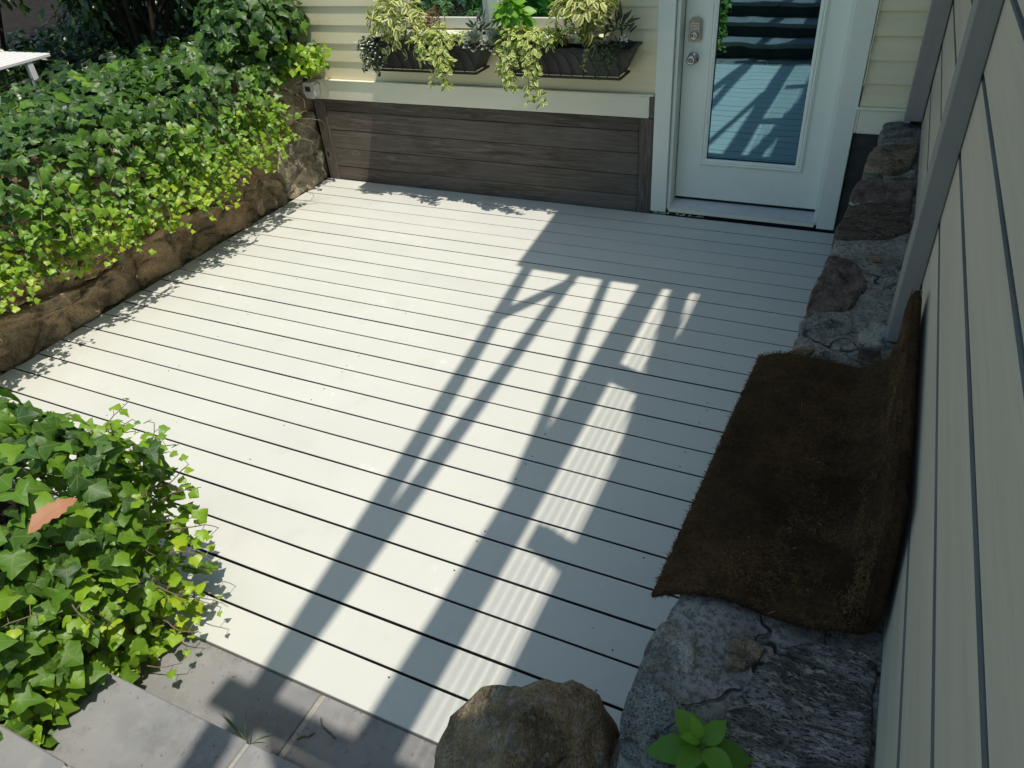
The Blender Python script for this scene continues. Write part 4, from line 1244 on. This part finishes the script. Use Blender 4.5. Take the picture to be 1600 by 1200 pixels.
cluster('cream_trailing_sedum', 'long cream-edged sedum hanging below the left box near its middle', 'plant', (-2.52, -0.05, 1.06), (0.10, 0.07, 0.09), 110, M['sedum'], 'sage', (0.032, 0.052), (0.2, 1), trail=[(-2.50, -0.09, 1.06, 0.27, 11), (-2.46, -0.09, 1.06, 0.25, 10), (-2.54, -0.08, 1.05, 0.26, 10), (-2.43, -0.08, 1.05, 0.14, 6)])
def sprig(name, label, base, h, n, mat, shape, size, spread=0.25, cat='plant'):
    t = empty(name, base, label, cat, 'plants in the window boxes'); L = []; st = MB(); b = Vector(base)
    st.tube([b, b + Vector((0.004, -0.004, h * .5)), b + Vector((0.0, -0.008, h))], [0.003, 0.0025, 0.0015], 5)
    for k in range(n):
        f = 0.12 + 0.88 * k / n; a = k * 2.4
        d = Vector((math.cos(a), math.sin(a), 0.9 - 0.4 * (1 - f)))
        L.append((leaf_matrix(b + Vector((0, -0.006 * f, h * f)), Vector((-d.x, -d.y, 0.8)) , d, rng.uniform(*size) * (1.1 - 0.4 * f)), shape, rng.random(), mat))
    st.build('stem', M['gstem'], t); place_leaves(L, t); return t
sprig('flower_stalk', 'thin pale stalk with tiny buds rising from the left box before the window', (-2.50, 0.0, 1.03), 0.25, 16, M['sedum'], 'spike', (0.02, 0.035))
cluster('pale_yellow_sedum', 'low pale yellow-green clump just left of the grey rosettes', 'plant', (-2.385, -0.02, 1.06), (0.055, 0.05, 0.05), 70, M['sedum'], 'sage', (0.028, 0.045), (0.6, 1))
cluster('spiky_agave', 'dark blue-green spiky plant behind the grey rosettes', 'plant', (-2.295, 0.05, 1.09), (0.05, 0.045, 0.08), 46, M['agave'], 'spike', (0.05, 0.085), (0, 1), up=-0.2, out=0.3, jitter=0.25, stems=0, shell=0.1)
def rosette(name, label, c, R, tilt):
    t = empty(name, c, label, 'plant', 'plants in the window boxes'); L = []
    T = Matrix.Rotation(tilt[0], 3, 'X') @ Matrix.Rotation(tilt[1], 3, 'Y')
    n = 46
    for k in range(n):
        f = (k + 0.5) / n; a = k * 2.39996
        el = math.radians(82 - 78 * f)
        d = T @ Vector((math.cos(a) * math.cos(el), math.sin(a) * math.cos(el), math.sin(el)))
        nn = T @ Vector((-math.cos(a) * math.sin(el), -math.sin(a) * math.sin(el), math.cos(el)))
        L.append((leaf_matrix(Vector(c) + d * R * 0.10, nn, d, R * (0.45 + 0.55 * f)), 'scoop', 0.3 + 0.7 * rng.random(), M['rosette']))
    place_leaves(L, t); return t
rosette('rosette_succulent', 'grey-green rosette succulent at the right end of the left box', (-2.285, -0.045, 1.045), 0.085, (math.radians(38), 0.1))
rosette('rosette_succulent', 'grey-green rosette succulent in the gap between the two boxes', (-2.150, -0.05, 1.045), 0.088, (math.radians(36), -0.15))
cluster('bright_green_plant', 'bright green broad-leaved plant standing before the window mullion', 'plant', (-2.065, 0.03, 1.15), (0.095, 0.08, 0.14), 95, M['lettuce'], 'round', (0.055, 0.085), (0.2, 1))
cluster('cream_trailing_sedum', 'long cream-edged sedum hanging below the right box at its left end', 'plant', (-1.98, -0.05, 1.06), (0.15, 0.08, 0.09), 190, M['sedum'], 'sage', (0.032, 0.055), (0.2, 1), trail=[(-2.06, -0.09, 1.05, 0.20, 9), (-2.10, -0.08, 1.05, 0.17, 8), (-2.02, -0.09, 1.06, 0.24, 10), (-1.97, -0.09, 1.06, 0.26, 10), (-1.93, -0.09, 1.06, 0.33, 13), (-1.90, -0.09, 1.05, 0.34, 13), (-2.0, -0.10, 1.05, 0.22, 9), (-1.87, -0.09, 1.05, 0.16, 7)])
cluster('pale_yellow_sedum', 'low pale yellow-green clump in the middle of the right box', 'plant', (-1.80, -0.03, 1.075), (0.10, 0.06, 0.06), 120, M['sedum'], 'sage', (0.03, 0.05), (0.5, 1))
cluster('purple_sprig', 'small purplish sprig between the pale clump and the right bush', 'plant', (-1.72, 0.0, 1.10), (0.045, 0.04, 0.045), 40, M['red'], 'spike', (0.03, 0.045), (0.5, 1))
cluster('variegated_sage', 'large cream-edged variegated bush in the right window box', 'plant', (-1.605, 0.01, 1.21), (0.17, 0.13, 0.15), 290, M['sage'], 'sage', (0.05, 0.082), (0.1, 1.0), stems=14)
cluster('white_flowered_trailer', 'shaded small-leaved trailing plant over the right box near the door', 'plant', (-1.47, -0.07, 1.03), (0.11, 0.06, 0.07), 150, M['smallleaf'], 'round', (0.014, 0.026), (0.2, 1.0), trail=[(-1.54, -0.09, 1.04, 0.12, 7), (-1.50, -0.1, 1.04, 0.14, 8), (-1.46, -0.1, 1.04, 0.15, 8), (-1.42, -0.1, 1.04, 0.13, 7), (-1.39, -0.09, 1.04, 0.11, 7)])
t = cluster('blue_spike_plant', 'blue-green spiky plant with two white blooms at the right box end', 'plant', (-1.40, 0.03, 1.10), (0.06, 0.045, 0.09), 55, M['agave'], 'spike', (0.05, 0.085), (0, 1), up=-0.1, out=0.3, jitter=0.3, stems=0, shell=0.1)
for k in range(7):
    link('flower', pm, None, t, loc=(-1.345 + rng.uniform(-0.02, 0.02), -0.04 + rng.uniform(-0.01, 0.01), 1.085 + rng.uniform(-0.015, 0.02)))

# ------------------------------------------------------------------ ivy
IV = ('ivy0', 'ivy1', 'ivy2', 'ivy3', 'ivy4', 'ivy5', 'ivy6', 'ivy7')
def ivy_leaf(L, p, nrm, tip, size, tone):
    L.append((leaf_matrix(p, nrm, tip, size), rng.choice(IV), min(1, max(0, tone)), M['ivy']))

def zlo(y):
    tab = [(-5.5, 0.40), (-2.5, 0.44), (-2.1, 0.40), (-1.75, 0.35), (-1.5, 0.38), (-1.2, 0.38), (-0.9, 0.44), (-0.62, 0.46), (-0.42, 0.62), (-0.2, 0.78), (0.2, 0.84)]
    for (a, za), (b, zb2) in zip(tab[:-1], tab[1:]):
        if a <= y <= b: return za + (zb2 - za) * (y - a) / (b - a)
    return 0.4

hill = empty('hillside_ivy', (-3.95, -1.6, 0.85), 'broad bank of ivy covering the retaining wall on the left', 'ivy')
L = []; st = MB()
# old dark leaves on top and over the shoulder
for k in range(4900):
    y = rng.uniform(-3.9, 0.16); q = rng.random()
    if q < 0.60:
        x = rng.uniform(-4.85, -3.72)
        z = 0.99 + 0.07 * fbm(x * 3, y * 3, 2) + rng.uniform(-0.08, 0.06) - 0.10 * max(0, (x + 3.86) / 0.14) ** 2 - 0.05 * max(0, -4.35 - x)
        nrm = Vector((0.25, -0.25, 0.9)) + rvec(0.36); tip = Vector((0.75, -0.25, -0.35)) + rvec(0.45)
        tone = rng.gauss(0.36, 0.13); s = rng.uniform(0.040, 0.088)
    else:
        zl_ = zlo(y) + 0.10 * fbm(y * 3.0, 0, 4)
        z = rng.uniform(zl_, 0.98); f = (z - zl_) / max(0.05, 0.98 - zl_)
        x = -3.775 + 0.09 + 0.08 * math.sin(math.pi * min(1, f * 0.8 + 0.2)) + 0.05 * fbm(y * 4, z * 4, 6) + rng.uniform(-0.07, 0.035)
        nrm = Vector((0.75, -0.2, 0.55)) + rvec(0.36); tip = Vector((0.35, -0.15, -0.9)) + rvec(0.4)
        tone = rng.gauss(0.36 + 0.36 * (1 - f), 0.15); s = rng.uniform(0.036, 0.074) * (0.70 + 0.35 * f)
    ivy_leaf(L, (x, y, z), nrm, tip, s, tone)
# hanging young vines
for k in range(190):
    y = rng.uniform(-3.3, 0.1); z = rng.uniform(0.55, 0.95)
    x = -3.64 + rng.uniform(-0.05, 0.08)
    p = Vector((x, y, z)); pts = [p.copy()]
    zend = zlo(y) + 0.05 - rng.uniform(-0.06, 0.09)
    if y > -0.28: zend = max(zend, 0.80)
    v = Vector((0.15, rng.uniform(-0.4, 0.7), -1))
    n_seg = 0
    while p.z > zend and n_seg < 26:
        v = (v + rvec(0.22) + Vector((0.02, 0.05, -0.10))).normalized()
        if p.x > -3.47: v.x -= 0.3
        if p.x < -3.74: v.x += 0.35
        p = p + v * 0.036; pts.append(p.copy()); n_seg += 1
        f = max(0, min(1, (p.z - zend) / 0.45))
        for q in range(1 if rng.random() < 0.7 else 2):
            side = Vector((0.4, rng.choice((-1, 1)) * 0.9, 0.25)) + rvec(0.25)
            ivy_leaf(L, p + side * 0.016, Vector((0.65, -0.25, 0.7)) + rvec(0.33), side + Vector((0.2, 0, -0.6)), rng.uniform(0.026, 0.050) * (0.72 + 0.55 * f), rng.gauss(0.90 - 0.36 * f, 0.11))
    if len(pts) > 3: st.tube(pts, 0.0022, 4, False)
# mound beside the house corner
for k in range(620):
    d = rvec().normalized()
    p = Vector((-3.86, -0.18, 1.12)) + Vector((d.x * 0.30, d.y * 0.38, abs(d.z) * 0.36 if rng.random() < .75 else d.z * 0.30)) * rng.uniform(0.75, 1.05)
    if p.y > 0.13: p.y = 0.13
    low = max(0, min(1, (1.25 - p.z) / 0.5))
    ivy_leaf(L, p, d * 0.9 + Vector((0.2, -0.2, 0.6)) + rvec(0.3), Vector((d.x, d.y, -0.6)) + rvec(0.35), rng.uniform(0.038, 0.085), rng.gauss(0.30 + 0.42 * low, 0.14))
for k in range(26):                           # shoots reaching along the trim
    p = Vector((-3.66 + rng.uniform(-.06, .04), rng.uniform(-0.24, 0.02), rng.uniform(0.84, 1.04))); pts = [p.copy()]
    v = Vector((0.9, rng.uniform(-.1, .4), rng.uniform(-0.15, 0.2)))
    for i in range(rng.randrange(4, 8)):
        v = (v + rvec(0.2) + Vector((0, 0, -0.05))).normalized(); p = p + v * 0.032
        if p.y > 0.12: p.y = 0.12
        pts.append(p.copy())
        side = Vector((rng.uniform(-.3, .6), -0.5, rng.choice((-1, 1)) * 0.6))
        ivy_leaf(L, p + side * 0.012, Vector((0.3, -0.6, 0.6)) + rvec(0.3), side + Vector((0.3, 0, -0.3)), rng.uniform(0.03, 0.05), rng.gauss(0.86, 0.08))
    st.tube(pts, 0.0018, 4, False)
L = [l for l in L if not (l[0].translation.x > -3.84 and l[0].translation.y > -0.42 and l[0].translation.z < 0.84)]
st.build('stem', M['stem'], hill, kind='stuff')
place_leaves(L, hill)

near = empty('foreground_ivy', (-2.3, -3.9, 0.5), 'nearest ivy, spilling over the planter wall at the lower left onto deck and steps', 'ivy')
L = []; st = MB()
for k in range(1950):
    q = rng.random()
    if q < 0.40:       # top mound
        x = rng.uniform(-3.1, -1.78); y = rng.uniform(-4.35, -3.28)
        ed = min(1, min(-1.72 - x, -3.24 - y) / 0.25)
        z = 0.60 + 0.16 * ed + 0.05 * fbm(x * 4, y * 4, 3) + rng.uniform(-0.07, 0.04)
        nrm = Vector((0.3, 0.05, 0.9)) + rvec(0.36); tip = Vector((0.55, 0.25, -0.4)) + rvec(0.5)
        tone = rng.gauss(0.44, 0.13); s = rng.uniform(0.040, 0.088)
    elif q < 0.72:     # face towards the steps
        y = rng.uniform(-4.3, -3.36); z = rng.uniform(0.02, 0.64)
        x = -1.90 + 0.09 + 0.09 * math.sin(math.pi * (0.15 + 0.75 * z / 0.64)) + 0.06 * fbm(y * 4, z * 4, 8) + rng.uniform(-0.09, 0.03)
        f = z / 0.64
        nrm = Vector((0.7, 0.05, 0.7)) + rvec(0.36); tip = Vector((0.45, 0.05, -0.85)) + rvec(0.4)
        tone = rng.gauss(0.80 - 0.32 * f, 0.14); s = rng.uniform(0.032, 0.068) * (0.85 + 0.35 * f)
    else:              # face towards the deck
        x = rng.uniform(-2.9, -1.72); z = rng.uniform(0.10, 0.74)
        y = -3.42 + 0.10 + 0.07 * math.sin(math.pi * z / 0.7) + rng.uniform(-0.08, 0.03)
        nrm = Vector((0.25, 0.65, 0.7)) + rvec(0.36); tip = Vector((0.1, 0.5, -0.8)) + rvec(0.4)
        tone = rng.gauss(0.55, 0.16); s = rng.uniform(0.038, 0.075)
    ivy_leaf(L, (x, y, z), nrm, tip, s, tone)
for k in range(230):   # low fringe hanging over the first steps
    y = rng.uniform(-4.25, -3.60); z = rng.uniform(0.10, 0.50)
    ivy_leaf(L, (-1.80 + rng.uniform(-0.06, 0.13) * (1.25 - z), y, z), Vector((0.6, 0.0, 0.75)) + rvec(0.36), Vector((0.5, 0.05, -0.8)) + rvec(0.4), rng.uniform(0.034, 0.066), rng.gauss(0.74, 0.15))
def shoot(p, v, n, seg=0.028, s0=0.05, tone=0.85):
    p = Vector(p); v = Vector(v).normalized(); pts = [p.copy()]
    for i in range(n):
        v = (v + rvec(0.16) + Vector((0, 0, 0.02))).normalized(); p = p + v * seg; pts.append(p.copy())
        f = 1 - i / n
        if rng.random() < 0.88:
            side = v.cross(Vector((0, 0, 1))) * (1 if i % 2 else -1) + Vector((0, 0, 0.35)) + rvec(0.2)
            q = p + side * 0.022; st.tube([p, q], 0.0011, 3, False)
            ivy_leaf(L, q, Vector((0.2, 0, 0.9)) + rvec(0.35), side + v * 0.5 + Vector((0, 0, -0.3)), s0 * (0.35 + 0.75 * f) * rng.uniform(0.8, 1.15), rng.gauss(tone, 0.08))
    st.tube(pts, [0.0026 - 0.0014 * i / n for i in range(n + 1)], 5, False)
for k in range(40):
    a = rng.random()
    if a < 0.6:
        y = rng.uniform(-4.15, -3.38); shoot((-1.80 + rng.uniform(-.04, .05), y, rng.uniform(0.04, 0.55)), (1, rng.uniform(-0.25, 0.55), rng.uniform(-0.75, 0.15)), rng.randrange(3, 7), s0=0.046, tone=0.88)
    else:
        x = rng.uniform(-2.1, -1.74); shoot((x, -3.32, rng.uniform(0.35, 0.66)), (rng.uniform(0.2, 1.0), 1, rng.uniform(-0.2, 0.3)), rng.randrange(4, 8), s0=0.05, tone=0.8)
for (p, v, n) in (((-1.74, -3.34, 0.36), (1, 0.55, 0.15), 6), ((-1.74, -3.38, 0.30), (1, 0.35, 0.05), 6), ((-1.72, -3.42, 0.20), (1, 0.4, 0.0), 6), ((-1.76, -3.5, 0.12), (1, 0.25, 0.05), 6), ((-1.78, -3.62, 0.06), (1, 0.15, 0.02), 7), ((-1.80, -3.75, 0.2), (1, 0.1, -0.1), 7)):
    shoot(p, v, n, 0.032)
st.build('stem', M['stem'], near, kind='stuff')
place_leaves(L, near)

# dry leaf lying on the near ivy
dl = merged_leaves('dry_leaf', [(leaf_matrix((0, 0, 0), (0.30, -0.15, 0.9), (0.12, 0.9, 0.05), 0.135), 'dead', 0.5, M['dead'])], None, None)
dl.location = (-1.742, -3.655, 0.672)
tag(dl, 'curled orange-brown dry leaf caught on the nearest ivy', 'dead leaf')

# ------------------------------------------------------------------ shrubs, tree, chair behind the left wall
def shrub(name, label, c, dims, n, seed, lobes=9):
    t = empty(name, (c[0], c[1], 0.82), label, 'shrub', 'shrubs behind the ivy bank')
    r = random.Random(seed); L = []
    st = MB(); c = Vector(c)
    cen = []
    for i in range(lobes):
        d = Vector((r.uniform(-1, 1), r.uniform(-1, 1), r.uniform(-0.75, 1)))
        cen.append((c + Vector((d.x * dims[0], d.y * dims[1], d.z * dims[2])) * 0.72, r.uniform(0.24, 0.42)))
    for q, rr in cen:
        b = Vector((c.x + r.uniform(-.15, .15), c.y + r.uniform(-.15, .15), 0.80))
        st.tube([b, b.lerp(q, 0.5) + Vector((r.uniform(-.1, .1), r.uniform(-.1, .1), 0.05)), q], [0.022, 0.015, 0.007], 6)
    for k in range(n):
        q, rr = r.choice(cen)
        d = Vector((r.gauss(0, 1), r.gauss(0, 1), r.gauss(0, 1))).normalized()
        p = q + d * rr * r.uniform(0.55, 1.05)
        if p.z < 0.86: continue
        nr = d * 0.6 + Vector((0.1, -0.2, 0.75)) + rvec(0.35)
        L.append((leaf_matrix(p, nr, d + Vector((0, 0, -0.35)) + rvec(0.3), r.uniform(0.05, 0.10)), 'oval', min(1, max(0, r.gauss(0.4, 0.25))), M['shrub']))
    st.build('branch', M['darkbark'], t)
    place_leaves(L, t, 120, 'leaf', 'crown')
shrub('shrub', 'dark broad-leaved shrub at the top edge, beside the white chair', (-5.62, 0.30, 1.50), (0.60, 0.62, 0.75), 3600, 1, 15)
shrub('shrub', 'dark broad-leaved shrub at the top edge, next to the house corner', (-4.85, 0.80, 1.45), (0.55, 0.60, 0.70), 3200, 2, 14)
shrub('shrub', 'dark shrub at the top left corner behind the white chair', (-6.75, -0.35, 1.55), (0.6, 0.9, 0.9), 2600, 3, 12)
shrub('shrub', 'low leafy shrub tucked behind the ivy under the top edge', (-5.15, 0.05, 1.95), (0.85, 0.7, 0.45), 2600, 4, 12)
shrub('shrub', 'tall dark shrub in deep shade between chair and tree trunk', (-6.3, 1.5, 1.7), (0.9, 0.9, 1.0), 3000, 5, 14)
# pale trunk
tr = empty('tree', (-5.05, 1.02, 0.8), 'pale barked tree trunk catching sun behind the ivy near the house', 'tree')
pts = [(-5.05, 1.02, 0.7), (-5.04, 1.04, 1.3), (-5.08, 1.05, 2.2), (-5.05, 1.1, 3.4), (-5.1, 1.2, 4.6)]
MB().tube(pts, [0.11, 0.09, 0.08, 0.07, 0.05], 14).build('trunk', M['bark'], tr, True)
L = []
for k in range(2600):
    d = rvec().normalized(); p = Vector((-5.6, 1.6, 4.8)) + Vector((d.x * 1.9, d.y * 1.6, d.z * 1.0)) * rng.uniform(0.5, 1.0)
    L.append((leaf_matrix(p, d * .4 + Vector((0, 0, 0.8)) + rvec(0.4), rvec(), rng.uniform(0.10, 0.17)), 'oval', rng.random(), M['shrub']))
merged_leaves('crown', L, tr)
L = []
for k in range(2200):
    x = rng.uniform(-7.2, -4.5); y = rng.uniform(-2.2, 2.4)
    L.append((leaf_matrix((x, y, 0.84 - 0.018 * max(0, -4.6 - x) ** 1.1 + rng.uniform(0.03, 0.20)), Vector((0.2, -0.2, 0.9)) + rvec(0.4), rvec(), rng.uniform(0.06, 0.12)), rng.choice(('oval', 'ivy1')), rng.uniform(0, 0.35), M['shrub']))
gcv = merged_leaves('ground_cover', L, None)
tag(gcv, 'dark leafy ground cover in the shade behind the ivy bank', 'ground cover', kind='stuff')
# white slatted garden chair
ch = empty('garden_chair', (-5.28, -1.08, 0.74), 'white slatted garden chair cut off by the upper left corner', 'chair')
ch.rotation_euler = (0, 0, math.radians(0))
cx, cy, cz = -5.36, -1.26, 0.74
for i in range(6):
    MB().box(cx - 0.25 + 0.085 * i, cx - 0.18 + 0.085 * i, cy - 0.50, cy + 0.46, cz + 0.335, cz + 0.358, 0.004).build('seat_slat', M['white'], ch)
for i in range(5):
    MB().box(cx - 0.315 - 0.014 * i, cx - 0.292 - 0.014 * i, cy - 0.50, cy + 0.42, cz + 0.40 + 0.075 * i, cz + 0.447 + 0.075 * i, 0.004).build('back_slat', M['white'], ch)
for yy in (cy - 0.44, cy + 0.30):
    MB().box(cx - 0.285, cx - 0.25, yy - 0.02, yy + 0.02, cz - 0.02, cz + 0.334, 0.003).build('leg', M['white'], ch)
    MB().box(cx + 0.20, cx + 0.24, yy - 0.02, yy + 0.02, cz - 0.02, cz + 0.334, 0.003).build('leg', M['white'], ch)
    MB().box(cx - 0.41, cx - 0.375, yy - 0.02, yy + 0.02, cz + 0.30, cz + 0.80, 0.003).build('back_post', M['white'], ch)

# hedge seen through the fence gaps
hg = empty('hedge', (1.9, -1.5, -0.3), 'leafy green hedge glimpsed through the fence gaps', 'hedge')
L = []
for k in range(2600):
    p = Vector((1.35 + rng.uniform(0, 0.5), rng.uniform(-6.5, 2.2), rng.uniform(-0.3, 2.6)))
    L.append((leaf_matrix(p, Vector((-0.6, 0, 0.7)) + rvec(0.5), rvec(), rng.uniform(0.09, 0.15)), 'oval', rng.random(), M['shrub']))
merged_leaves('foliage', L, hg)
MB().box(1.9, 2.1, -6.5, 2.2, -0.35, 2.3).build('branch_core', M['soil'], hg)

# ------------------------------------------------------------------ small things in the foreground
mt = empty('mint_sprig', (-0.062, -3.555, 0.655), 'bright green mint sprig growing from a joint in the wall top', 'plant')
L = []; st = MB(); b = Vector((-0.062, -3.555, 0.655))
st.tube([b, b + Vector((0.004, 0, 0.03)), b + Vector((0.002, 0.004, 0.062))], 0.003, 6)
for k in range(10):
    lay = k // 4; a = (k % 4) * math.pi / 2 + lay * 0.8 + 0.35
    el = 0.1 + 0.33 * lay
    d = Vector((math.cos(a), math.sin(a), el)) + rvec(0.16); s = (0.078, 0.062, 0.036)[lay]
    L.append((leaf_matrix(b + Vector((0, 0, 0.028 + 0.016 * lay)) + d * 0.006, Vector((-d.x * el, -d.y * el, 1)), d, s * rng.uniform(0.9, 1.1)), 'mint', 0.25 + 0.3 * lay + 0.2 * rng.random(), M['mint']))
st.build('stem', M['gstem'], mt); place_leaves(L, mt)
b = Vector((-0.19, -3.70, 0.50))
mt2 = empty('seedling', b, 'tiny green seedling poking up at the bottom edge beside the mint', 'plant')
L = [(leaf_matrix(b + Vector((0.0, 0, 0.03)), (0.3, -0.4, 0.7), (0.1, 0.3, 0.9), 0.05), 'mint', 0.4, M['mint']), (leaf_matrix(b + Vector((0.0, 0, 0.03)), (-0.4, -0.4, 0.7), (-0.3, 0.2, 0.8), 0.04), 'mint', 0.2, M['mint'])]
MB().tube([b, b + Vector((0, 0, 0.032))], 0.002, 5).build('stem', M['gstem'], mt2); place_leaves(L, mt2)

gt = empty('grass_tuft', (-1.20, -3.685, 0.14), 'small tuft of grass at the edge of the first bluestone step', 'grass')
L = []
for k in range(12):
    a = rng.uniform(0, 6.28); d = Vector((math.cos(a) * 0.8, math.sin(a) * 0.6 + 0.2, rng.uniform(0.1, 0.7)))
    L.append((leaf_matrix((-1.20 + rng.uniform(-.02, .02), -3.683 + rng.uniform(-.006, .004), 0.10), Vector((-d.x, -d.y, 0.6)), d, rng.uniform(0.05, 0.12)), 'blade', rng.random(), M['grass']))
place_leaves(L, gt)
for (pts, lab) in (([(-1.115, -3.512, -0.0025), (-1.100, -3.528, -0.0022), (-1.085, -3.533, -0.0025), (-1.04, -3.545, -0.0028)], 'thin curved twig lying in the sun patch on the bluestone'),
                   ([(-1.14, -3.59, -0.0022), (-1.128, -3.575, -0.0018), (-1.115, -3.572, -0.0018), (-1.105, -3.555, -0.0022)], 'short dark seed pod lying in shade on the bluestone')):
    tag(MB().tube(pts, 0.0028, 6).build('twig', M['stem']), lab, 'twig')

lit = MB()
for k in range(90):
    q = rng.random()
    if q < 0.25: x, y, z = rng.uniform(-3.6, -0.3), rng.uniform(-3.4, 0.1), 0.0004
    elif q < 0.55: x, y, z = rng.uniform(-1.8, -0.6), rng.uniform(-3.66, -3.45), -0.0058
    elif q < 0.8: x, y, z = rng.uniform(-1.75, -0.6), rng.uniform(-3.95, -3.70), 0.1503
    else: x, y, z = rng.uniform(-1.75, -0.6), -3.452 + rng.uniform(-0.006, 0.002), -0.0058
    a = rng.uniform(0, 6.28); l = rng.uniform(0.0015, 0.006); w = rng.uniform(0.0008, 0.0022)
    d = Vector((math.cos(a), math.sin(a), 0)) * l; n_ = Vector((-math.sin(a), math.cos(a), 0)) * w; p = Vector((x, y, z))
    lit.add([p - d - n_, p + d - n_ * 0.3, p + d * 0.7 + n_, p - d * 0.6 + n_, p + Vector((0, 0, 0.0018))], [(0, 1, 4), (1, 2, 4), (2, 3, 4), (3, 0, 4), (3, 2, 1, 0)])
lo = lit.build('leaf_litter', M['stem'])
tag(lo, 'brown crumbs of leaf litter scattered over bluestone and deck', 'litter', kind='stuff')
